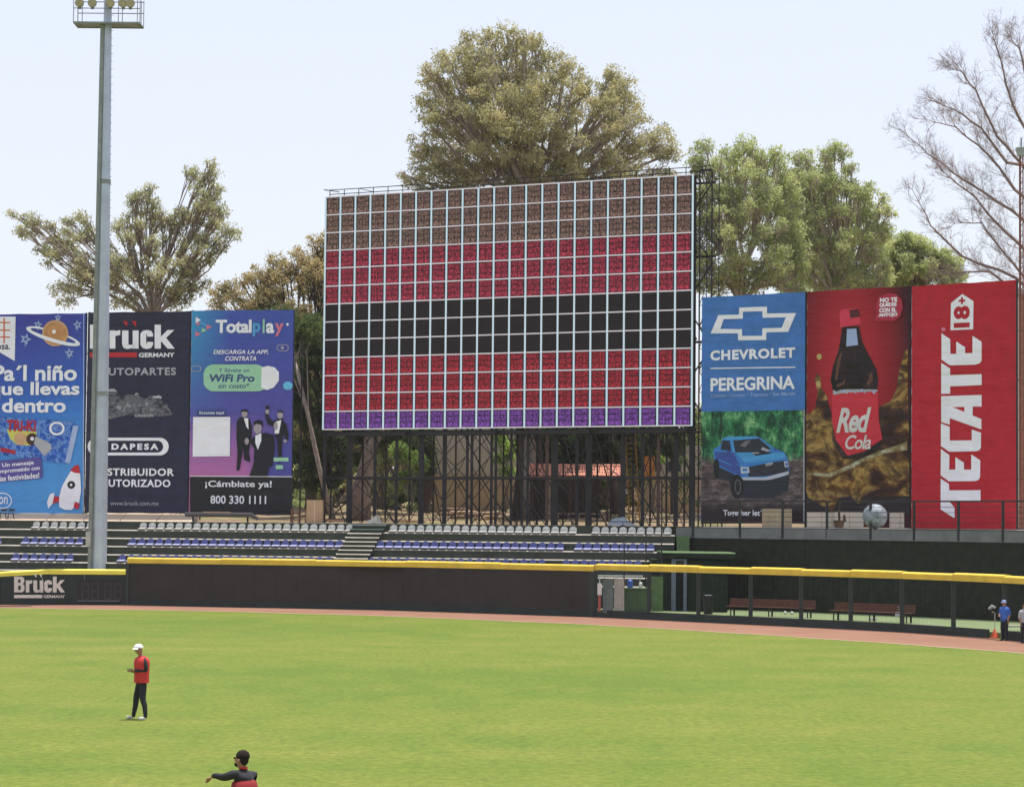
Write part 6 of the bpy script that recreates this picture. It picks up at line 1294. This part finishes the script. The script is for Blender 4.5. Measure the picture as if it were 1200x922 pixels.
def std_person(label, origin, scale, face, pose, cols, mats):
    """pose: dict of joints in metres for a 1.75 m figure facing -Y (local)"""
    J = pose; neck = J['neck']; ch = J['chest']; pv = J['pelvis']
    tw = J.get('torso', 1.25)
    chains = [[(*pv, .115, tw), (*J['waist'], .108, tw), (*ch, .125, tw * 1.08), (*J['uchest'], .105, 1.35), (*neck, .056), (*J['head0'], .062), (*J['head1'], .088), (*J['head2'], .090), (*J['head3'], .060)]]
    for s_ in ('L', 'R'):
        chains.append([(*J['uchest'], .105, 1.35), (*J['sh' + s_], .080), (*J['el' + s_], .058), (*J['wr' + s_], .040), (*J['pa' + s_], .034)])
        chains.append([(*pv, .115, tw), (*J['hip' + s_], .108), (*J['kn' + s_], .078), (*J['ca' + s_], .068), (*J['an' + s_], .052), (*J['he' + s_], .040), (*J['to' + s_], .036)])
        wr, pa = Vector(J['wr' + s_]), Vector(J['pa' + s_]); d = (pa - wr).normalized(); side = d.cross(Vector((0, 0, 1))).normalized() * (1 if s_ == 'L' else -1)
        chains += finger_chains(pa, d, side, .6)
    V = Vector; R_ = [(J['pelvis'], J['waist'], .11, cols['torso']), (J['waist'], J['uchest'], .12, cols['torso']), (J['neck'], J['head0'], .055, 0), (J['head0'], J['head3'], .085, 0)]
    for s_ in ('L', 'R'):
        R_ += [(J['sh' + s_], J['el' + s_], .05, cols['sleeve']), (J['el' + s_], J['wr' + s_], .035, cols['fore']), (tuple(V(J['wr' + s_]).lerp(V(J['pa' + s_]), .6)), tuple(V(J['pa' + s_]) * 2.6 - V(J['wr' + s_]) * 1.6), .035, 0),
               (tuple(V(J['hip' + s_]) - V((0, 0, .03))), J['kn' + s_], .075, cols['legs']), (J['kn' + s_], J['an' + s_], .05, cols['legs']), (tuple(V(J['he' + s_]) - V((0, 0, .02))), J['to' + s_], .035, cols['shoe'])]
    return person(label, origin, scale, face, chains, None, R_, mats)
def stand_pose(lean=0.0, headdrop=0.0, spread=.10):
    J = dict(pelvis=(0, .02, .95), waist=(0, .02, 1.10), chest=(0, .015, 1.28), uchest=(0, .01, 1.41), neck=(0, -.005, 1.51), head0=(0, -.015 - headdrop * .2, 1.56), head1=(0, -.03 - headdrop * .5, 1.61), head2=(0, -.025 - headdrop, 1.68), head3=(0, -.015 - headdrop, 1.735))
    for s_, k in (('L', 1), ('R', -1)):
        J.update({'sh' + s_: (k * .185, .01, 1.42), 'el' + s_: (k * .235, .04, 1.15), 'wr' + s_: (k * .22, -.04, .92), 'pa' + s_: (k * .215, -.06, .84),
                  'hip' + s_: (k * .095, .02, .88), 'kn' + s_: (k * (.10 + spread * .3), -.01, .49), 'ca' + s_: (k * (.10 + spread * .5), .03, .34), 'an' + s_: (k * (.10 + spread * .7), .04, .09), 'he' + s_: (k * (.10 + spread * .7), .03, .045), 'to' + s_: (k * (.12 + spread * .75), -.14, .04)})
    return J
def face_bits(t, T, m, J, scale, gaze=None, beard=None):
    """nose, eyes, ears set on the head"""
    h = Vector(J['head1']).lerp(Vector(J['head2']), .4)
    nz = MB(); a = T(h + Vector((0, -.085, .02))); b = T(h + Vector((0, -.118, -.022))); c0 = T(h + Vector((.017, -.088, -.025))); c1 = T(h + Vector((-.017, -.088, -.025)))
    o_ = WL[t.name]; nz.add([a + o_, b + o_, c0 + o_, c1 + o_], [(0, 1, 2), (0, 3, 1), (1, 3, 2), (0, 2, 3)]); nz.build('nose', SKIN, t)
    for k in (-1, 1):
        ellipsoid('ear', T(h + Vector((k * .088, .01, -.005))), (.014 * scale, .022 * scale, .032 * scale), SKIN, t, seg=8)
        ellipsoid('eye', T(h + Vector((k * .032, -.083, .022))), (.014 * scale, .008 * scale, .008 * scale), HAIR, t, seg=8)
    ellipsoid('mouth', T(h + Vector((0, -.088, -.052))), (.026 * scale, .008 * scale, .006 * scale), mat('lip', (.25, .09, .07), .6), t, seg=8)
def vest(t, T, J, z0, z1, m, scale, rx=.215, ry=.155, name='vest', xoff=0):
    mb = MB(); rings = [(z0, 1.0), (z0 + .12, .97), ((z0 + z1) / 2, 1.0), (z1 - .16, 1.05), (z1 - .07, .95), (z1, .42)]; n = 18; vs = []
    for z, k in rings:
        for i in range(n): a = 2 * math.pi * i / n; vs.append(T((xoff + rx * k * math.cos(a), .015 + ry * k * math.sin(a), z)) + WL[t.name])
    fs = [(j * n + i, j * n + (i + 1) % n, (j + 1) * n + (i + 1) % n, (j + 1) * n + i) for j in range(len(rings) - 1) for i in range(n)]
    mb.add(vs, fs); o = mb.build(name, m, t, smooth=True); return o
def cap(t, T, J, m, scale, face, brim=True):
    h = Vector(J['head2']) + Vector((0, .0, .0)); ellipsoid('cap', T(h + Vector((0, .0, .012))), (.108 * scale, .118 * scale, .098 * scale), m, t, -.12).rotation_euler = (0, 0, face)
    if brim:
        mb = MB(); n = 9; vs = []
        for r_, z in ((.10, .0), (.150, -.03)):
            for i in range(n): a = math.pi * (1.12 + .76 * i / (n - 1)); vs.append(T(h + Vector((r_ * .9 * math.cos(a), r_ * math.sin(a), z + .005))) + WL[t.name])
        mb.add(vs, [(i, i + 1, n + i + 1, n + i) for i in range(n - 1)]); o = mb.build('cap_brim', m, t); k = o.modifiers.new('s', 'SOLIDIFY'); k.thickness = .012
# 1: standing on the grass, looking down at a phone, turned to the left of the picture
sc_ = 1.045; q = Gz(164.5, 842.5, 0); J = stand_pose(headdrop=.05, spread=.20); J['head1'] = (0, -.055, 1.60); J['head0'] = (0, -.03, 1.555)
J['elL'] = (.235, .05, 1.16); J['wrL'] = (.10, -.17, 1.16); J['paL'] = (.05, -.235, 1.17)
J['elR'] = (-.235, .04, 1.15); J['wrR'] = (-.08, -.18, 1.14); J['paR'] = (-.03, -.245, 1.15)
J['anR'] = (-.21, -.10, .09); J['heR'] = (-.21, -.10, .045); J['toR'] = (-.25, -.27, .04); J['knR'] = (-.15, -.06, .49); J['caR'] = (-.17, -.06, .34)
fa = math.radians(-62)
t, T = std_person('standing person in a red vest and white helmet-like cap looking down at a phone', q, sc_, fa, J, dict(torso=1, sleeve=1, fore=1, legs=1, shoe=2), [SKIN, BLKC, SHOE])
vest(t, T, J, .87, 1.50, REDV, sc_, .235, .175); cap(t, T, J, WHC, sc_, fa, True); face_bits(t, T, SKIN, J, sc_)
mb = MB(); c = T((.01, -.30, 1.20)) + q; mb.box(c, (.075 * sc_, .15 * sc_, .012), fa); tag(mb.build('phone', mat('black_plastic', (.016, .016, .018), .4)), 'small dark phone held by the person in the red vest', 'phone')
mb = MB(); vs = [T((x, y, z)) + q for x, y, z in ((-.07, -.142, 1.26), (.09, -.142, 1.26), (.09, -.146, 1.30), (-.07, -.146, 1.30))]; mb.add([v for v in vs], [(0, 1, 2, 3)]); mb.build('vest_print', GREYP, t)
# 2: nearer, cut by the lower edge, seen from the side and pointing to the left
s_px = 83.0; Y2 = F / s_px; zt2_ = P(284, 878.5, Y2).z; q = Vector((P(285.5, 900, Y2).x, Y2, 0)); sc_ = zt2_ / 1.73
J = stand_pose(headdrop=.0); fa = math.radians(-112)
for k_ in ('head0', 'head1', 'head2', 'head3', 'neck'): J[k_] = (J[k_][0], J[k_][1] - .015, J[k_][2] - .045)
J['torso'] = 1.55
# local: figure faces -Y ; after turning it looks to the left of the picture
J['elL'] = (.245, -.18, 1.365); J['wrL'] = (.19, -.355, 1.385); J['paL'] = (.18, -.40, 1.355); J['shL'] = (.185, -.03, 1.42)
J['elR'] = (-.235, .02, 1.14); J['wrR'] = (-.20, -.14, 1.0); J['paR'] = (-.18, -.21, .99)
t, T = std_person('person in black and red top at the lower edge, arm stretched to the left', q, sc_, fa, J, dict(torso=1, sleeve=1, fore=1, legs=1, shoe=2), [SKIN, BLKC, SHOE])
vest(t, T, J, .88, 1.36, mat('shaded_red_cloth', (.26, .02, .022), .8), sc_, .215, .172, 'red_vest_panel'); face_bits(t, T, SKIN, J, sc_)  # shading of the red vest put into a darker red
h = Vector(J['head2']); ellipsoid('hair', T(h + Vector((0, .026, .010))), (.093 * sc_, .100 * sc_, .090 * sc_), HAIR, t, -.32).rotation_euler = (0, 0, fa)
ellipsoid('back_hair', T(h + Vector((0, .045, -.035))), (.082 * sc_, .062 * sc_, .085 * sc_), HAIR, t).rotation_euler = (0, 0, fa)
ellipsoid('beard', T(Vector(J['head1']) + Vector((0, -.035, -.035))), (.060 * sc_, .060 * sc_, .036 * sc_), HAIR, t).rotation_euler = (0, 0, fa)
mb = MB(); oo = WL[t.name]; h1 = Vector(J['head1']).lerp(h, .5)
for k in (-1, 1): mb.add([T(h1 + Vector((k * x, y, z))) + oo for x, y, z in ((.008, -.094, .035), (.06, -.082, .035), (.058, -.084, .002), (.010, -.096, .002))], [(0, 1, 2, 3)])
mb.beam(T(h1 + Vector((-.075, -.07, .028))) + oo, T(h1 + Vector((-.09, .01, .028))) + oo, .008); mb.beam(T(h1 + Vector((.075, -.07, .028))) + oo, T(h1 + Vector((.09, .01, .028))) + oo, .008); mb.build('sunglasses', HAIR, t)
mb = MB(); cpt = [T((.048 * math.cos(a), -.008 + .054 * math.sin(a), 1.485)) + oo for a in [2 * math.pi * k / 12 for k in range(13)]]; mb.tube(cpt, .016, 6, False); mb.build('red_collar', REDV, t)
# 3: person in blue by the open gate
q = Gz(1177, 750.5, 0); J = stand_pose(spread=.02); fa = math.radians(-40); sc_ = .99
J['wrL'] = (.20, -.05, .93); J['elR'] = (-.22, .0, 1.15); J['wrR'] = (-.14, -.19, 1.08); J['paR'] = (-.10, -.25, 1.08)
t, T = std_person('person in a bright blue shirt and cap standing on the clay by the open gate', q, sc_, fa, J, dict(torso=1, sleeve=1, fore=0, legs=2, shoe=2), [SKIN, BLUS, DKP])
vest(t, T, J, .92, 1.49, BLUS, sc_, .20, .15, 'shirt'); cap(t, T, J, mat('blue_white_cap', (.22, .26, .46), .6), sc_, fa); face_bits(t, T, SKIN, J, sc_)
# 4: person cut by the right edge
q = Gz(1200, 753.5, 0); J = stand_pose(spread=.02); fa = math.radians(30); sc_ = .96
t, T = std_person('person in a pale grey shirt half cut off by the right edge of the photo', q, sc_, fa, J, dict(torso=1, sleeve=1, fore=0, legs=2, shoe=2), [SKIN, GRS, DKP])
vest(t, T, J, .92, 1.49, GRS, sc_, .20, .15, 'shirt'); face_bits(t, T, SKIN, J, sc_); h = Vector(J['head2']); ellipsoid('hair', T(h + Vector((0, .012, .012))), (.1 * sc_, .11 * sc_, .095 * sc_), HAIR, t, -.2).rotation_euler = (0, 0, fa)

# ------------------------------------------------------------------ thin summer haze
HZ = bpy.data.materials.new('haze_air'); HZ.use_nodes = True; hn = HZ.node_tree; hn.nodes.clear(); ho = hn.nodes.new('ShaderNodeOutputMaterial'); hv = hn.nodes.new('ShaderNodeVolumePrincipled')
hv.inputs['Color'].default_value = (.95, .95, 1, 1); hv.inputs['Density'].default_value = 0.00009; hn.links.new(hv.outputs[0], ho.inputs['Volume'])
mb = MB(); mb.box((0, 290, 23), (860, 940, 48)); tag(mb.build('haze', HZ), kind='stuff')
